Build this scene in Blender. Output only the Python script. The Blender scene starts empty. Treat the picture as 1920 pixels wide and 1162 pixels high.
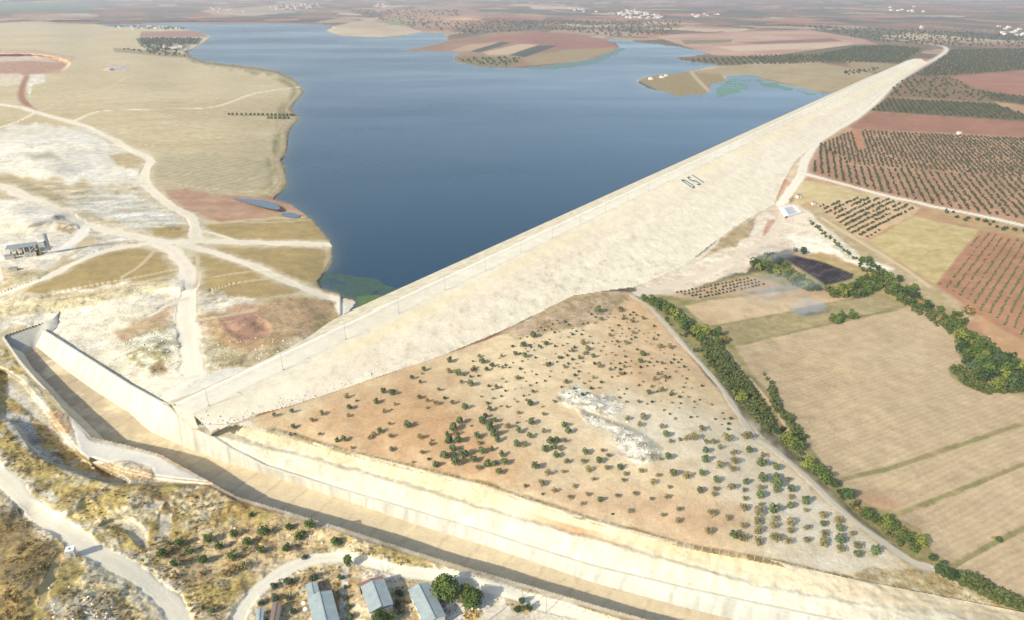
import bpy, math, random
import numpy as np
from mathutils import Vector
random.seed(7); RNG = np.random.default_rng(7)
S = bpy.context.scene
COL = S.collection

# ---------------------------------------------------------------- camera, sky, sun, exposure
F = 1280.0; HZ = -30.0; CX, CY = 960.0, 581.0; CAMH = 165.0
PITCH = math.atan((CY - HZ) / F)
cam = bpy.data.cameras.new('camera'); cam.sensor_width = 36.0; cam.lens = F / 1920 * 36.0
cam.clip_start = 1.0; cam.clip_end = 60000.0
camo = bpy.data.objects.new('camera', cam); COL.objects.link(camo)
camo.location = (0, 0, CAMH); camo.rotation_euler = (math.pi / 2 - PITCH, 0, 0)
S.camera = camo
SUN_EL = 33.0
SUN_DIR = Vector((-0.72, -0.69, math.tan(math.radians(SUN_EL)))).normalized()
world = bpy.data.worlds.new('World'); S.world = world; world.use_nodes = True
wn = world.node_tree; wn.nodes.clear()
sky = wn.nodes.new('ShaderNodeTexSky'); sky.sky_type = 'NISHITA'; sky.sun_disc = False
sky.sun_elevation = math.radians(SUN_EL)
sky.sun_rotation = math.atan2(SUN_DIR.x, SUN_DIR.y)
sky.air_density = 1.0; sky.dust_density = 2.0; sky.ozone_density = 1.2; sky.altitude = 500
bg = wn.nodes.new('ShaderNodeBackground'); bg.inputs[1].default_value = 0.15
wo = wn.nodes.new('ShaderNodeOutputWorld')
wn.links.new(sky.outputs[0], bg.inputs[0]); wn.links.new(bg.outputs[0], wo.inputs[0])
sl = bpy.data.lights.new('sun', 'SUN'); sl.energy = 4.2; sl.angle = math.radians(0.9); sl.color = (1.0, 0.935, 0.805)
so = bpy.data.objects.new('sun', sl); COL.objects.link(so)
so.rotation_euler = SUN_DIR.to_track_quat('Z', 'Y').to_euler()
S.view_settings.view_transform = 'Standard'; S.view_settings.look = 'None'
S.view_settings.exposure = 0.53; S.view_settings.gamma = 1.0
S.cycles.volume_max_steps = 64; S.cycles.max_bounces = 5; S.cycles.volume_bounces = 0
ALB = 0.76     # photo colour (sRGB bytes) -> albedo factor

# ---------------------------------------------------------------- helpers
sP, cP = math.sin(PITCH), math.cos(PITCH)
def un(px, py, z):
    """real-world point at height z that lies under picture point px,py (1920x1162 frame)"""
    px = np.asarray(px, float); py = np.asarray(py, float); z = np.asarray(z, float)
    a = (px - CX) / F; b = -(py - CY) / F
    dz = -sP + b * cP; t = (z - CAMH) / dz
    return np.stack([a * t, (cP + b * sP) * t, z + 0 * t], -1)
def proj(P):
    P = np.asarray(P, float); x = P[..., 0]; y = P[..., 1]; z = P[..., 2] - CAMH
    dep = y * cP - z * sP; up = y * sP + z * cP
    return np.stack([CX + F * x / dep, CY - F * up / dep, dep], -1)
def lin(c):
    c = np.asarray(c, float) / 255.0
    return np.where(c <= 0.04045, c / 12.92, ((c + 0.055) / 1.055) ** 2.4)
def C(r, g, b): return np.minimum(lin((r, g, b)) * ALB, 0.82)
def vnoise(x, y, s=0.0):
    xi = np.floor(x); yi = np.floor(y); fx = x - xi; fy = y - yi
    fx = fx * fx * (3 - 2 * fx); fy = fy * fy * (3 - 2 * fy)
    def h(i, j):
        v = np.sin(i * 127.1 + j * 311.7 + s * 74.7) * 43758.5453
        return v - np.floor(v)
    a = h(xi, yi); b = h(xi + 1, yi); c = h(xi, yi + 1); d = h(xi + 1, yi + 1)
    return ((a + (b - a) * fx) + ((c + (d - c) * fx) - (a + (b - a) * fx)) * fy) * 2 - 1
def fbm(x, y, wl, octv=4, seed=0.0, cell=None, gain=0.55):
    tot = 0.0; amp = 1.0; nrm = 0.0
    for o in range(octv):
        w = wl / 2.03 ** o
        n = vnoise(x / w + 13.7 * o, y / w - 7.1 * o, seed + o)
        k = amp if cell is None else amp * np.clip((w / cell - 1.2) / 1.5, 0, 1)
        tot = tot + n * k; nrm += amp; amp *= gain
    return tot / nrm * 1.9
def sstep(a, b, x):
    t = np.clip((x - a) / (b - a), 0, 1); return t * t * (3 - 2 * t)
def catmull(pts, n=8, closed=False):
    P = np.array(pts, float)
    if closed: Q = np.vstack([P[-1], P, P[0], P[1]])
    else: Q = np.vstack([2 * P[0] - P[1], P, 2 * P[-1] - P[-2]])
    out = []
    for i in range(1, len(Q) - 2):
        for k in range(n):
            t = k / n
            out.append(0.5 * ((2 * Q[i]) + (-Q[i-1] + Q[i+1]) * t + (2*Q[i-1] - 5*Q[i] + 4*Q[i+1] - Q[i+2]) * t*t + (-Q[i-1] + 3*Q[i] - 3*Q[i+1] + Q[i+2]) * t**3))
    if not closed: out.append(Q[-2])
    return np.array(out)
def seg_dist(X, Y, pts, closed=False):
    D = np.full(X.shape, 1e18); n = len(pts)
    for i in range(n if closed else n - 1):
        a = pts[i]; b = pts[(i + 1) % n]; e = b - a; L = e @ e + 1e-12
        t = np.clip(((X - a[0]) * e[0] + (Y - a[1]) * e[1]) / L, 0, 1)
        D = np.minimum(D, (X - a[0] - t * e[0]) ** 2 + (Y - a[1] - t * e[1]) ** 2)
    return np.sqrt(D)
def inside(X, Y, pts):
    r = np.zeros(X.shape, bool); n = len(pts)
    for i in range(n):
        x1, y1 = pts[i]; x2, y2 = pts[(i + 1) % n]
        if y1 == y2: continue
        c = ((y1 > Y) != (y2 > Y)) & (X < (x2 - x1) * (Y - y1) / (y2 - y1) + x1)
        r ^= c
    return r
def tag(o, label=None, cat=None, group=None, kind=None):
    if label: o['label'] = label
    if cat: o['category'] = cat
    if group: o['group'] = group
    if kind: o['kind'] = kind
    return o
def Z2(pts): return [(x / 2.98, y / 2.98) for x, y in pts]
def ZA(pts, ox, oy, k=2.98): return [(x / k + ox, y / k + oy) for x, y in pts]

# ---------------------------------------------------------------- materials
def nt(name, rough=0.9, spec=0.3):
    m = bpy.data.materials.new(name); m.use_nodes = True
    b = m.node_tree.nodes['Principled BSDF']; b.inputs['Roughness'].default_value = rough
    b.inputs['Specular IOR Level'].default_value = spec
    return m, m.node_tree, b
def noise_node(t, scale, detail=4, rough=0.6, vec=None):
    n = t.nodes.new('ShaderNodeTexNoise'); n.inputs['Scale'].default_value = scale
    n.inputs['Detail'].default_value = detail; n.inputs['Roughness'].default_value = rough
    if vec is not None: t.links.new(vec, n.inputs['Vector'])
    return n
def ground_mat(name, grain=0.35, bump=0.5, rough=0.95):
    m, t, b = nt(name, rough, 0.15)
    at = t.nodes.new('ShaderNodeAttribute'); at.attribute_name = 'albedo'
    ag = t.nodes.new('ShaderNodeAttribute'); ag.attribute_name = 'grain'
    geo = t.nodes.new('ShaderNodeNewGeometry')
    n1 = noise_node(t, 0.9, 5, 0.7, geo.outputs['Position'])
    n2 = noise_node(t, 0.13, 3, 0.6, geo.outputs['Position'])
    mx = t.nodes.new('ShaderNodeMath'); mx.operation = 'ADD'
    t.links.new(n1.outputs[0], mx.inputs[0]); t.links.new(n2.outputs[0], mx.inputs[1])
    mr = t.nodes.new('ShaderNodeMapRange'); mr.inputs[1].default_value = 0.72; mr.inputs[2].default_value = 1.28; mr.clamp = False
    mr.inputs[3].default_value = 1 - grain; mr.inputs[4].default_value = 1 + grain
    t.links.new(mx.outputs[0], mr.inputs[0])
    # tufts, pebbles and small hollows: sharp dark and pale specks where the ground is rough
    n3 = noise_node(t, 0.45, 7, 0.72, geo.outputs['Position'])
    r3 = t.nodes.new('ShaderNodeValToRGB'); el = r3.color_ramp.elements; el[0].position = .37; el[0].color = (.55, .53, .48, 1); el[1].position = .46; el[1].color = (1, 1, 1, 1)
    e3 = el.new(.60); e3.color = (1, 1, 1, 1); e4 = el.new(.68); e4.color = (1.3, 1.3, 1.3, 1); t.links.new(n3.outputs[0], r3.inputs[0])
    gs = t.nodes.new('ShaderNodeMapRange'); gs.inputs[1].default_value = .5; gs.inputs[2].default_value = 1.3; t.links.new(ag.outputs['Fac'], gs.inputs[0])
    m3 = t.nodes.new('ShaderNodeMix'); m3.data_type = 'RGBA'; m3.inputs[6].default_value = (1, 1, 1, 1); t.links.new(gs.outputs[0], m3.inputs[0]); t.links.new(r3.outputs[0], m3.inputs[7])
    # blend towards 1 by attribute grain
    lp = t.nodes.new('ShaderNodeMix'); lp.data_type = 'FLOAT'; lp.clamp_factor = False; lp.inputs[2].default_value = 1.0
    t.links.new(ag.outputs['Fac'], lp.inputs[0]); t.links.new(mr.outputs[0], lp.inputs[3])
    mul = t.nodes.new('ShaderNodeVectorMath'); mul.operation = 'SCALE'
    t.links.new(at.outputs['Color'], mul.inputs[0]); t.links.new(lp.outputs[0], mul.inputs['Scale'])
    mu2 = t.nodes.new('ShaderNodeVectorMath'); mu2.operation = 'MULTIPLY'; t.links.new(mul.outputs[0], mu2.inputs[0]); t.links.new(m3.outputs[2], mu2.inputs[1])
    t.links.new(mu2.outputs[0], b.inputs['Base Color'])
    bp = t.nodes.new('ShaderNodeBump'); bp.inputs['Strength'].default_value = bump; bp.inputs['Distance'].default_value = 0.22
    t.links.new(n1.outputs[0], bp.inputs['Height']); t.links.new(bp.outputs[0], b.inputs['Normal'])
    return m
def flat_mat(name, rgb, rough=0.8, var=0.2, scale=0.6, spec=0.3, metal=0.0, bump=0.2, stretch=None):
    m, t, b = nt(name, rough, spec); b.inputs['Metallic'].default_value = metal
    geo = t.nodes.new('ShaderNodeNewGeometry'); vec = geo.outputs['Position']
    if stretch:
        mp = t.nodes.new('ShaderNodeMapping'); mp.inputs['Scale'].default_value = stretch
        t.links.new(vec, mp.inputs[0]); vec = mp.outputs[0]
    n = noise_node(t, scale, 5, 0.65, vec)
    mr = t.nodes.new('ShaderNodeMapRange'); mr.inputs[1].default_value = 0.3; mr.inputs[2].default_value = 0.7
    mr.inputs[3].default_value = 1 - var; mr.inputs[4].default_value = 1 + var
    t.links.new(n.outputs[0], mr.inputs[0])
    mul = t.nodes.new('ShaderNodeVectorMath'); mul.operation = 'SCALE'; mul.inputs[0].default_value = tuple(C(*rgb))
    t.links.new(mr.outputs[0], mul.inputs['Scale']); t.links.new(mul.outputs[0], b.inputs['Base Color'])
    bp = t.nodes.new('ShaderNodeBump'); bp.inputs['Strength'].default_value = bump; bp.inputs['Distance'].default_value = 0.1
    t.links.new(n.outputs[0], bp.inputs['Height']); t.links.new(bp.outputs[0], b.inputs['Normal'])
    return m
def leaf_mat(name, rgb, var=0.35):
    """foliage: colour differs between leaf clumps and between trees"""
    m, t, b = nt(name, 0.75, 0.2)
    geo = t.nodes.new('ShaderNodeNewGeometry'); oi = t.nodes.new('ShaderNodeObjectInfo')
    n = noise_node(t, 0.8, 3, 0.6, geo.outputs['Position'])
    ad = t.nodes.new('ShaderNodeMath'); ad.operation = 'ADD'
    t.links.new(n.outputs[0], ad.inputs[0])
    m2 = t.nodes.new('ShaderNodeMath'); m2.operation = 'MULTIPLY'; m2.inputs[1].default_value = 0.35
    t.links.new(oi.outputs['Random'], m2.inputs[0]); t.links.new(m2.outputs[0], ad.inputs[1])
    cr = t.nodes.new('ShaderNodeValToRGB'); c = np.array(lin(rgb)) * 0.62
    e = cr.color_ramp.elements
    e[0].position = 0.35; e[0].color = (*(c * (1 - var)), 1)
    e[1].position = 1.0; e[1].color = (*(c * np.array([1 + var * 1.3, 1 + var, 1 + var * 0.4])), 1)
    t.links.new(ad.outputs[0], cr.inputs[0]); t.links.new(cr.outputs[0], b.inputs['Base Color'])
    return m
M_GROUND = ground_mat('ground_soil')
M_ROCKY = ground_mat('crushed_limestone', 0.2, 0.4)
M_CONC = flat_mat('weathered_concrete', (222, 216, 192), 0.85, 0.12, 0.25)
M_CONCG = flat_mat('grey_concrete', (188, 184, 168), 0.85, 0.15, 0.3)
M_CHUTE = flat_mat('stained_channel_floor', (214, 192, 152), 0.8, 0.16, 0.12)
M_STEEL = flat_mat('galvanised_steel', (175, 180, 180), 0.5, 0.1, 1.0, 0.5, 0.4)
M_ROOF = flat_mat('grey_blue_sheet_roof', (168, 180, 176), 0.6, 0.14, 0.5, 0.4, 0.0, 0.05)
M_WALLW = flat_mat('cream_wall', (225, 218, 200), 0.8, 0.08, 1.0)
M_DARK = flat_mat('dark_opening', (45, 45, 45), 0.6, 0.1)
M_RUST = flat_mat('red_brown_sheet', (160, 120, 110), 0.7, 0.12)
M_BROWN = flat_mat('brown_sheet_roof', (140, 125, 110), 0.7, 0.12)
M_BLUE = flat_mat('blue_trim', (60, 90, 150), 0.6, 0.1)
M_YEL = flat_mat('yellow_paint', (225, 170, 50), 0.5, 0.1)
M_WHITE = flat_mat('white_paint', (240, 240, 235), 0.6, 0.05)
M_REDP = flat_mat('red_paint', (150, 50, 45), 0.5, 0.1)
M_TILE = flat_mat('clay_tile_roof', (185, 130, 105), 0.8, 0.15)
M_TYRE = flat_mat('black_rubber', (40, 40, 40), 0.8, 0.1)
M_BARK = flat_mat('bark', (110, 95, 80), 0.9, 0.2, 3.0)
M_SLATE = flat_mat('dark_blue_green_stones', (92, 124, 126), 0.8, 0.25, 2.0)
L_OLIVE = leaf_mat('olive_leaves', (116, 134, 90)); L_DRY = leaf_mat('dry_leaves', (148, 140, 96))
L_GREEN = leaf_mat('green_leaves', (98, 120, 62)); L_DARKG = leaf_mat('dark_green_leaves', (76, 98, 60))
L_YEL = leaf_mat('yellow_green_leaves', (134, 144, 70)); L_BLUEG = leaf_mat('blue_green_leaves', (88, 110, 82))
L_OLIVEB = leaf_mat('dark_olive_leaves', (86, 98, 72)); L_REED = leaf_mat('reed_leaves', (112, 124, 74)); L_STRAW = leaf_mat('straw_grass', (214, 184, 118)); L_SCRUB = leaf_mat('brown_scrub', (176, 152, 96))

# ---------------------------------------------------------------- mesh collector
class MB:
    def __init__(s): s.v = []; s.f = []; s.m = []
    def add(s, v, f, mi=0):
        b = len(s.v); s.v.extend([tuple(p) for p in v]); s.f.extend([tuple(i + b for i in q) for q in f]); s.m.extend([mi] * len(f)); return s
    def box(s, c, d, rz=0, mi=0):
        cx, cy, cz = c; dx, dy, dz = d[0] / 2, d[1] / 2, d[2] / 2; co, si = math.cos(rz), math.sin(rz)
        vs = []
        for k in (-1, 1):
            for x, y in ((-1, -1), (1, -1), (1, 1), (-1, 1)):
                X, Y = x * dx, y * dy; vs.append((cx + X * co - Y * si, cy + X * si + Y * co, cz + k * dz))
        return s.add(vs, [(3, 2, 1, 0), (4, 5, 6, 7), (0, 1, 5, 4), (1, 2, 6, 5), (2, 3, 7, 6), (3, 0, 4, 7)], mi)
    def tube(s, p, q, r0, r1=None, n=8, mi=0):
        r1 = r0 if r1 is None else r1; p = Vector(p); q = Vector(q); d = (q - p).normalized()
        a = d.orthogonal().normalized(); b = d.cross(a); vs = []
        for c, r in ((p, r0), (q, r1)):
            for k in range(n):
                t = 2 * math.pi * k / n; vs.append(c + a * math.cos(t) * r + b * math.sin(t) * r)
        f = [(k, (k + 1) % n, n + (k + 1) % n, n + k) for k in range(n)] + [tuple(range(n - 1, -1, -1)), tuple(range(n, 2 * n))]
        return s.add(vs, f, mi)
    def build(s, name, mats, parent=None, smooth=False):
        me = bpy.data.meshes.new(name); me.from_pydata(s.v, [], s.f)
        if not isinstance(mats, (list, tuple)): mats = [mats]
        for m in mats: me.materials.append(m)
        me.polygons.foreach_set('material_index', s.m)
        if smooth: me.polygons.foreach_set('use_smooth', [True] * len(s.f))
        me.update(); o = bpy.data.objects.new(name, me); COL.objects.link(o)
        if parent: o.parent = parent
        return o
def empty(name, loc=(0, 0, 0), rz=0):
    o = bpy.data.objects.new(name, None); COL.objects.link(o); o.location = loc; o.rotation_euler = (0, 0, rz); return o
def grid_object(name, P, quads, mat, col=None, grain=None, smooth=True):
    """mesh from numpy arrays; unused vertices removed"""
    used = np.zeros(len(P), bool); used[quads.ravel()] = True
    idx = np.cumsum(used) - 1; V = P[used]; Q = idx[quads]
    me = bpy.data.meshes.new(name); me.vertices.add(len(V)); me.vertices.foreach_set('co', V.astype(np.float32).ravel())
    k = Q.shape[1]; me.loops.add(Q.size); me.loops.foreach_set('vertex_index', Q.astype(np.int32).ravel())
    me.polygons.add(len(Q)); me.polygons.foreach_set('loop_start', np.arange(0, Q.size, k, dtype=np.int32))
    try: me.polygons.foreach_set('loop_total', np.full(len(Q), k, np.int32))
    except Exception: pass
    me.polygons.foreach_set('use_smooth', np.full(len(Q), smooth))
    me.update(calc_edges=True)
    if col is not None:
        a = me.attributes.new('albedo', 'FLOAT_COLOR', 'POINT')
        c4 = np.ones((len(V), 4), np.float32); c4[:, :3] = col[used]; a.data.foreach_set('color', c4.ravel())
    if grain is not None:
        a = me.attributes.new('grain', 'FLOAT', 'POINT'); a.data.foreach_set('value', grain[used].astype(np.float32))
    me.materials.append(mat)
    o = bpy.data.objects.new(name, me); COL.objects.link(o); return o

# ---------------------------------------------------------------- dam geometry (straight crest)
CRZ = 8.0
A0 = un(731, 570, CRZ)[:2]; A1 = un(1577, 175, CRZ)[:2]
DD = (A1 - A0) / np.linalg.norm(A1 - A0); DN = np.array([DD[1], -DD[0]])       # along, downstream
CW = 12.5; SLOPE = 2.35
def dam_coords(x, y):
    dx = x - A0[0]; dy = y - A0[1]
    return dx * DD[0] + dy * DD[1], dx * DN[0] + dy * DN[1]
def face_hit(px, py):
    """height where the view ray meets the downstream face plane"""
    a = np.array(un(px, py, 8.0)); b = np.array(un(px, py, -40.0))
    lo, hi = 0.0, 1.0
    f = lambda t: (lambda p: p[2] - (CRZ - (dam_coords(p[0], p[1])[1] - CW) / SLOPE))(a + (b - a) * t)
    for _ in range(40):
        mid = (lo + hi) / 2
        if f(mid) > 0: lo = mid
        else: hi = mid
    return (a + (b - a) * lo)[2]
TOE = [(372, 795), (439, 791), (485, 774), (552, 757), (620, 735), (741, 694), (828, 665), (935, 621), (1019, 581), (1076, 554), (1127, 546),
       (1190, 538), (1280, 500), (1331, 460), (1376, 426), (1418, 401), (1450, 385), (1466, 345), (1488, 305), (1520, 276), (1565, 241), (1609, 213), (1640, 187), (1676, 154), (1712, 130)]
TOEZ = [(x, y, float(np.clip(face_hit(x, y), -34, 7))) for x, y in TOE]
# ---------------------------------------------------------------- terrain height: control points (picture point, metres above water)
LAKE = [(181, 46), (285, 43.6), (369, 43), (503, 44), (560, 45), (612, 48), (625, 52), (612, 58), (640, 68), (720, 70), (774, 64), (791, 61), (828, 62), (838, 67), (841, 77), (815, 84),
        (780, 91), (754, 94), (775, 97), (800, 97), (865, 98), (852, 107), (850, 113), (862, 119), (900, 124), (950, 128.5), (1000, 126), (1060, 119), (1110, 111), (1150, 98), (1162, 90),
        (1155, 81), (1135, 75), (1150, 73), (1180, 77), (1240, 84), (1280, 89), (1310, 94), (1335, 101), (1300, 106), (1270, 109), (1283, 114), (1345, 122), (1318, 128), (1300, 133),
        (1280, 136), (1217, 143), (1194, 151), (1198, 160), (1244, 172), (1280, 183), (1324, 183), (1334, 160), (1364, 152), (1360, 142), (1414, 142), (1428, 149), (1468, 160), (1515, 169),
        (1560, 179), (1560, 184), (1448, 234), (1280, 316), (1117, 392), (915, 484), (774, 550), (640, 612), (616, 613), (640, 598), (660, 586), (674, 569), (668, 556), (640, 549), (604, 541),
        (594, 528), (612, 508), (625, 484), (624, 460), (612, 442), (590, 418), (570, 402), (548, 388), (515, 374), (530, 360), (541, 342), (536, 322), (529, 302), (540, 280), (540, 250),
        (562, 222), (545, 205), (571, 173), (556, 152), (520, 134), (470, 126), (383, 116), (358, 107), (350, 98), (362, 92), (383, 79), (397, 69), (370, 60), (335, 54), (250, 51), (201, 50)]
LAKEA = np.array(LAKE)
CP = [(x, y, z) for x, y, z in TOEZ]
CP += [(x, y, 0.2) for x, y in LAKE if not (y > 184 and abs(y - (1e9 if x < 640 else 0)) >= 0 and x > 616 and x < 1570 and y > 300)][::2]
CP += [(-700, -20, 8), (0, -20, 10), (960, -20, 10), (1900, -20, 8), (2700, -20, 8), (0, 20, 6), (400, 15, 5), (900, 15, 8), (1400, 20, 8), (1900, 20, 4), (700, 35, 3), (900, 40, 7), (1100, 45, 4),
       (1300, 45, 5), (1600, 60, 5), (1900, 70, 2), (1000, 70, 5), (1000, 95, 4), (1400, 90, 2), (1500, 130, 1.5), (1650, 95, 3), (1250, 155, 2), (1700, 110, 3), (2400, 80, -2),
       (1790, 110, -1), (1900, 120, -4), (1750, 180, -8), (1900, 220, -10), (1650, 260, -10), (1900, 330, -13), (1560, 310, -11), (1700, 380, -15), (1900, 420, -15), (1600, 400, -17), (1540, 360, -14),
       (1700, 500, -19), (1900, 600, -19), (2400, 400, -14), (2400, 900, -18),
       # left hills
       (10, 52, 12), (100, 52, 13), (200, 62, 8), (300, 75, 4), (100, 100, 16), (250, 120, 13), (400, 150, 9), (500, 150, 4), (100, 180, 16), (300, 200, 14), (450, 230, 9), (520, 240, 3), (-600, 150, 22),
       (50, 250, 15), (200, 300, 12), (350, 300, 10), (480, 310, 4), (50, 340, 13), (200, 390, 10), (400, 400, 4), (480, 395, 1.5), (60, 470, 11), (200, 450, 9), (350, 450, 6.5), (560, 450, 2), (560, 490, 2.5), (-500, 500, 18),
       (150, 520, 9), (300, 500, 7.5), (450, 480, 5), (60, 555, 9), (300, 540, 7), (450, 560, 5.5), (580, 560, 2.5), (600, 590, 2), (350, 600, 5.5), (500, 620, 5), (590, 625, 4.5), (200, 600, 3.5), (120, 600, 1.8), (250, 680, 3),
       (200, 655, 2.2), (300, 735, 3.5), (330, 745, 6), (370, 700, 5.2), (440, 680, 6), (400, 730, 7.0), (20, 605, 1.0), (80, 590, 1.3), (20, 585, 3), (520, 660, 6.5),
       # under the chute and right behind its walls
       (150, 660, 1.5), (345, 772, 4.6), (375, 798, 1.8), (390, 803, 0.7), (425, 826, -2.6), (440, 800, 1.0),
       # near left, south of the chute
       (20, 660, 2), (60, 720, 1.5), (120, 800, 0), (10, 780, 3.5), (60, 850, 3), (10, 900, 3), (170, 850, -1.5), (220, 900, 0), (300, 880, -3), (310, 915, -1.5), (400, 940, -4.5), (480, 955, -6), (560, 975, -6.8),
       (640, 1003, -7.5), (808, 1062, -9.5), (976, 1110, -11), (1190, 1178, -13.5), (135, 1027, 0), (300, 1000, -3), (200, 1100, -1), (40, 1100, 1), (400, 1060, -5.5), (560, 1060, -7), (560, 1150, -7), (750, 1150, -8.5),
       (900, 1150, -10), (330, 1160, -3), (-300, 900, 6), (-300, 1200, 4), (500, 1400, -6), (1000, 1400, -10), (1600, 1400, -22), (2300, 1400, -26), (100, 1400, 0),
       # orchard hill and its lower edge
       (560, 823, -2.2), (640, 846, -2), (774, 880, -2), (908, 913, -2), (980, 936, -2.3), (1110, 977, -5), (1280, 1024, -8), (1448, 1054, -11), (1640, 1097, -17), (1780, 1124, -21.5), (1920, 1152, -24),
       (700, 780, -2), (900, 780, -3), (900, 700, -7), (1050, 650, -9), (1100, 750, -6.5), (1250, 800, -8), (1100, 850, -5), (1250, 950, -8), (1350, 850, -11), (1480, 1000, -13), (1300, 740, -13),
       (1200, 562, -17), (1270, 630, -17.5), (1330, 710, -17.5), (1400, 790, -18), (1470, 855, -18.5), (1530, 910, -19), (1600, 970, -20), (1700, 1050, -21.5), (1780, 1085, -24),
       # valley
       (1250, 575, -20), (1400, 720, -21), (1500, 850, -21.5), (1650, 985, -23), (1420, 480, -21), (1480, 400, -21), (1350, 560, -21), (1500, 500, -21.5), (1600, 520, -21.5), (1600, 700, -21.5), (1700, 850, -22),
       (1850, 900, -22.5), (1850, 1000, -23), (1900, 1100, -24), (1750, 590, -21.5), (1850, 690, -22), (1600, 460, -20), (1800, 560, -19.5), (2500, 1100, -22)]
CP = np.array(CP)
def tps_fit(pts, lam=0.02):
    X = pts[:, :2] / 400.0; n = len(X)
    d2 = ((X[:, None] - X[None]) ** 2).sum(-1); K = np.where(d2 > 0, 0.5 * d2 * np.log(d2 + 1e-12), 0) + lam * np.eye(n)
    Pm = np.hstack([np.ones((n, 1)), X]); A = np.block([[K, Pm], [Pm.T, np.zeros((3, 3))]])
    return X, np.linalg.solve(A, np.concatenate([pts[:, 2], np.zeros(3)]))
TX, TW = tps_fit(CP)
def zbase(px, py):
    px = np.asarray(px, float); py = np.asarray(py, float); sh = px.shape
    q = np.stack([px.ravel(), py.ravel()], -1) / 400.0; out = np.empty(len(q)); n = len(TX)
    for i in range(0, len(q), 20000):
        d2 = ((q[i:i+20000, None] - TX[None]) ** 2).sum(-1)
        out[i:i+20000] = (0.5 * d2 * np.log(d2 + 1e-12)) @ TW[:n] + TW[n] + q[i:i+20000] @ TW[n+1:]
    return np.clip(out.reshape(sh), -30, 26)
# channel and its cut bank: picture lines with heights (left wall top, floor edges, right wall top, bank tiers)
WT_R = [(75, 615, 3.0), (160, 669, 3.2), (240, 720, 3.8), (300, 753, 5.2), (308, 755, 5.2), (334, 781, 3.9), (357, 797, 2.4), (394, 815, -.6), (434, 841, -4.2), (496, 873, -7.2), (640, 918, -9.5), (774, 957, -10.8), (908, 997, -12), (999, 1027, -13), (1110, 1061, -14.2), (1280, 1102, -15.8), (1448, 1138, -17.5), (1590, 1168, -19), (1760, 1200, -21), (1990, 1250, -24)]
FL_R = [(67, 648, -3.5), (120, 690, -4.4), (168, 725, -5.2), (225, 762, -6.4), (242, 772, -7), (266, 795, -7.9), (285, 809, -8.6), (318, 825, -9.4), (357, 841, -10.2), (430, 868, -11.6), (640, 934, -13.6), (774, 980, -14.8), (908, 1021, -16), (999, 1052, -17), (1110, 1090, -18.2), (1280, 1137, -19.6), (1448, 1178, -21.3), (1590, 1215, -22.5), (1760, 1255, -24), (1990, 1300, -26)]
WT_L = [(7, 630, 2.2), (39, 676, 2.0), (67, 708, 1.4), (94, 736, .4), (124, 772, -1), (171, 819, -3.0), (252, 839, -4.2), (305, 854, -5.0), (396, 905, -6.6), (446, 932, -7.2), (640, 990, -8.2), (808, 1044, -10), (976, 1094, -11.6), (1143, 1143, -13.4), (1300, 1186, -15), (1500, 1240, -17)]
FL_L = [(44, 661, -3.5), (62, 690, -4.2), (92, 719, -5), (118, 748, -6), (152, 780, -7.2), (196, 823, -8.6)]
def hidden_floor(p, zf, inset=1.2):
    w = un(*p); q = un(p[0], p[1], p[2]); return (q[0] + 0.5 * inset, q[1] + 0.8 * inset, zf)
BK = [  # L0 (wall top side), lower tier top, upper tier base, top edge
    ((395, 816.5, -.8), (397, 814, -.6), (399, 811, -.3), (403, 806, .2)),
    ((434, 841, -4.3), (436, 826, -2.6), (438, 812, -1.8), (440, 793, .6)),
    ((496, 873, -7.6), (502, 842, -4.2), (504, 834, -3.9), (508, 808, -.8)),
    ((560, 893, -8.6), (560, 854, -4.6), (560, 846, -4.3), (560, 823, -2.0)),
    ((640, 918, -9.5), (640, 877, -4.9), (640, 869, -4.6), (640, 846, -1.9)),
    ((774, 957, -10.8), (770, 914, -5.6), (771, 905, -5.3), (774, 879, -1.9)),
    ((908, 997, -12), (908, 956, -6.4), (908, 948, -6.1), (908, 912, -1.9)),
    ((999, 1027, -13), (992, 981, -7.2), (992, 972, -6.9), (992, 940, -2.3)),
    ((1110, 1061, -14.2), (1105, 1011, -8.6), (1106, 1002, -8.3), (1110, 977, -4.9)),
    ((1280, 1102, -15.8), (1278, 1060, -11.2), (1279, 1052, -10.9), (1280, 1023, -7.9)),
    ((1448, 1138, -17.5), (1448, 1106, -14.4), (1448, 1098, -14.1), (1448, 1054, -10.9)),
    ((1590, 1168, -19), (1590, 1130, -17), (1590, 1123, -16.8), (1590, 1088, -15)),
    ((1760, 1200, -21), (1760, 1158, -20.5), (1760, 1150, -20.4), (1760, 1121, -20.9)),
    ((1990, 1250, -24), (1990, 1210, -24), (1990, 1200, -24), (1990, 1166, -24.4))]
HOLE = [(-30, 642), (7, 628.5), (75, 606), (101, 596), (106, 590), (108, 604), (98, 617), (78, 616)] + [(x, y + 1) for x, y, z in WT_R[1:8]] + [(403, 809), (424, 800), (443, 796)] + [(x[3][0], x[3][1] + 3) for x in BK[2:]] + [(1990, 1300), (1500, 1300)] + [(x, y - 2) for x, y, z in WT_L[::-1]]
HOLE = np.array(HOLE, float)

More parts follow.
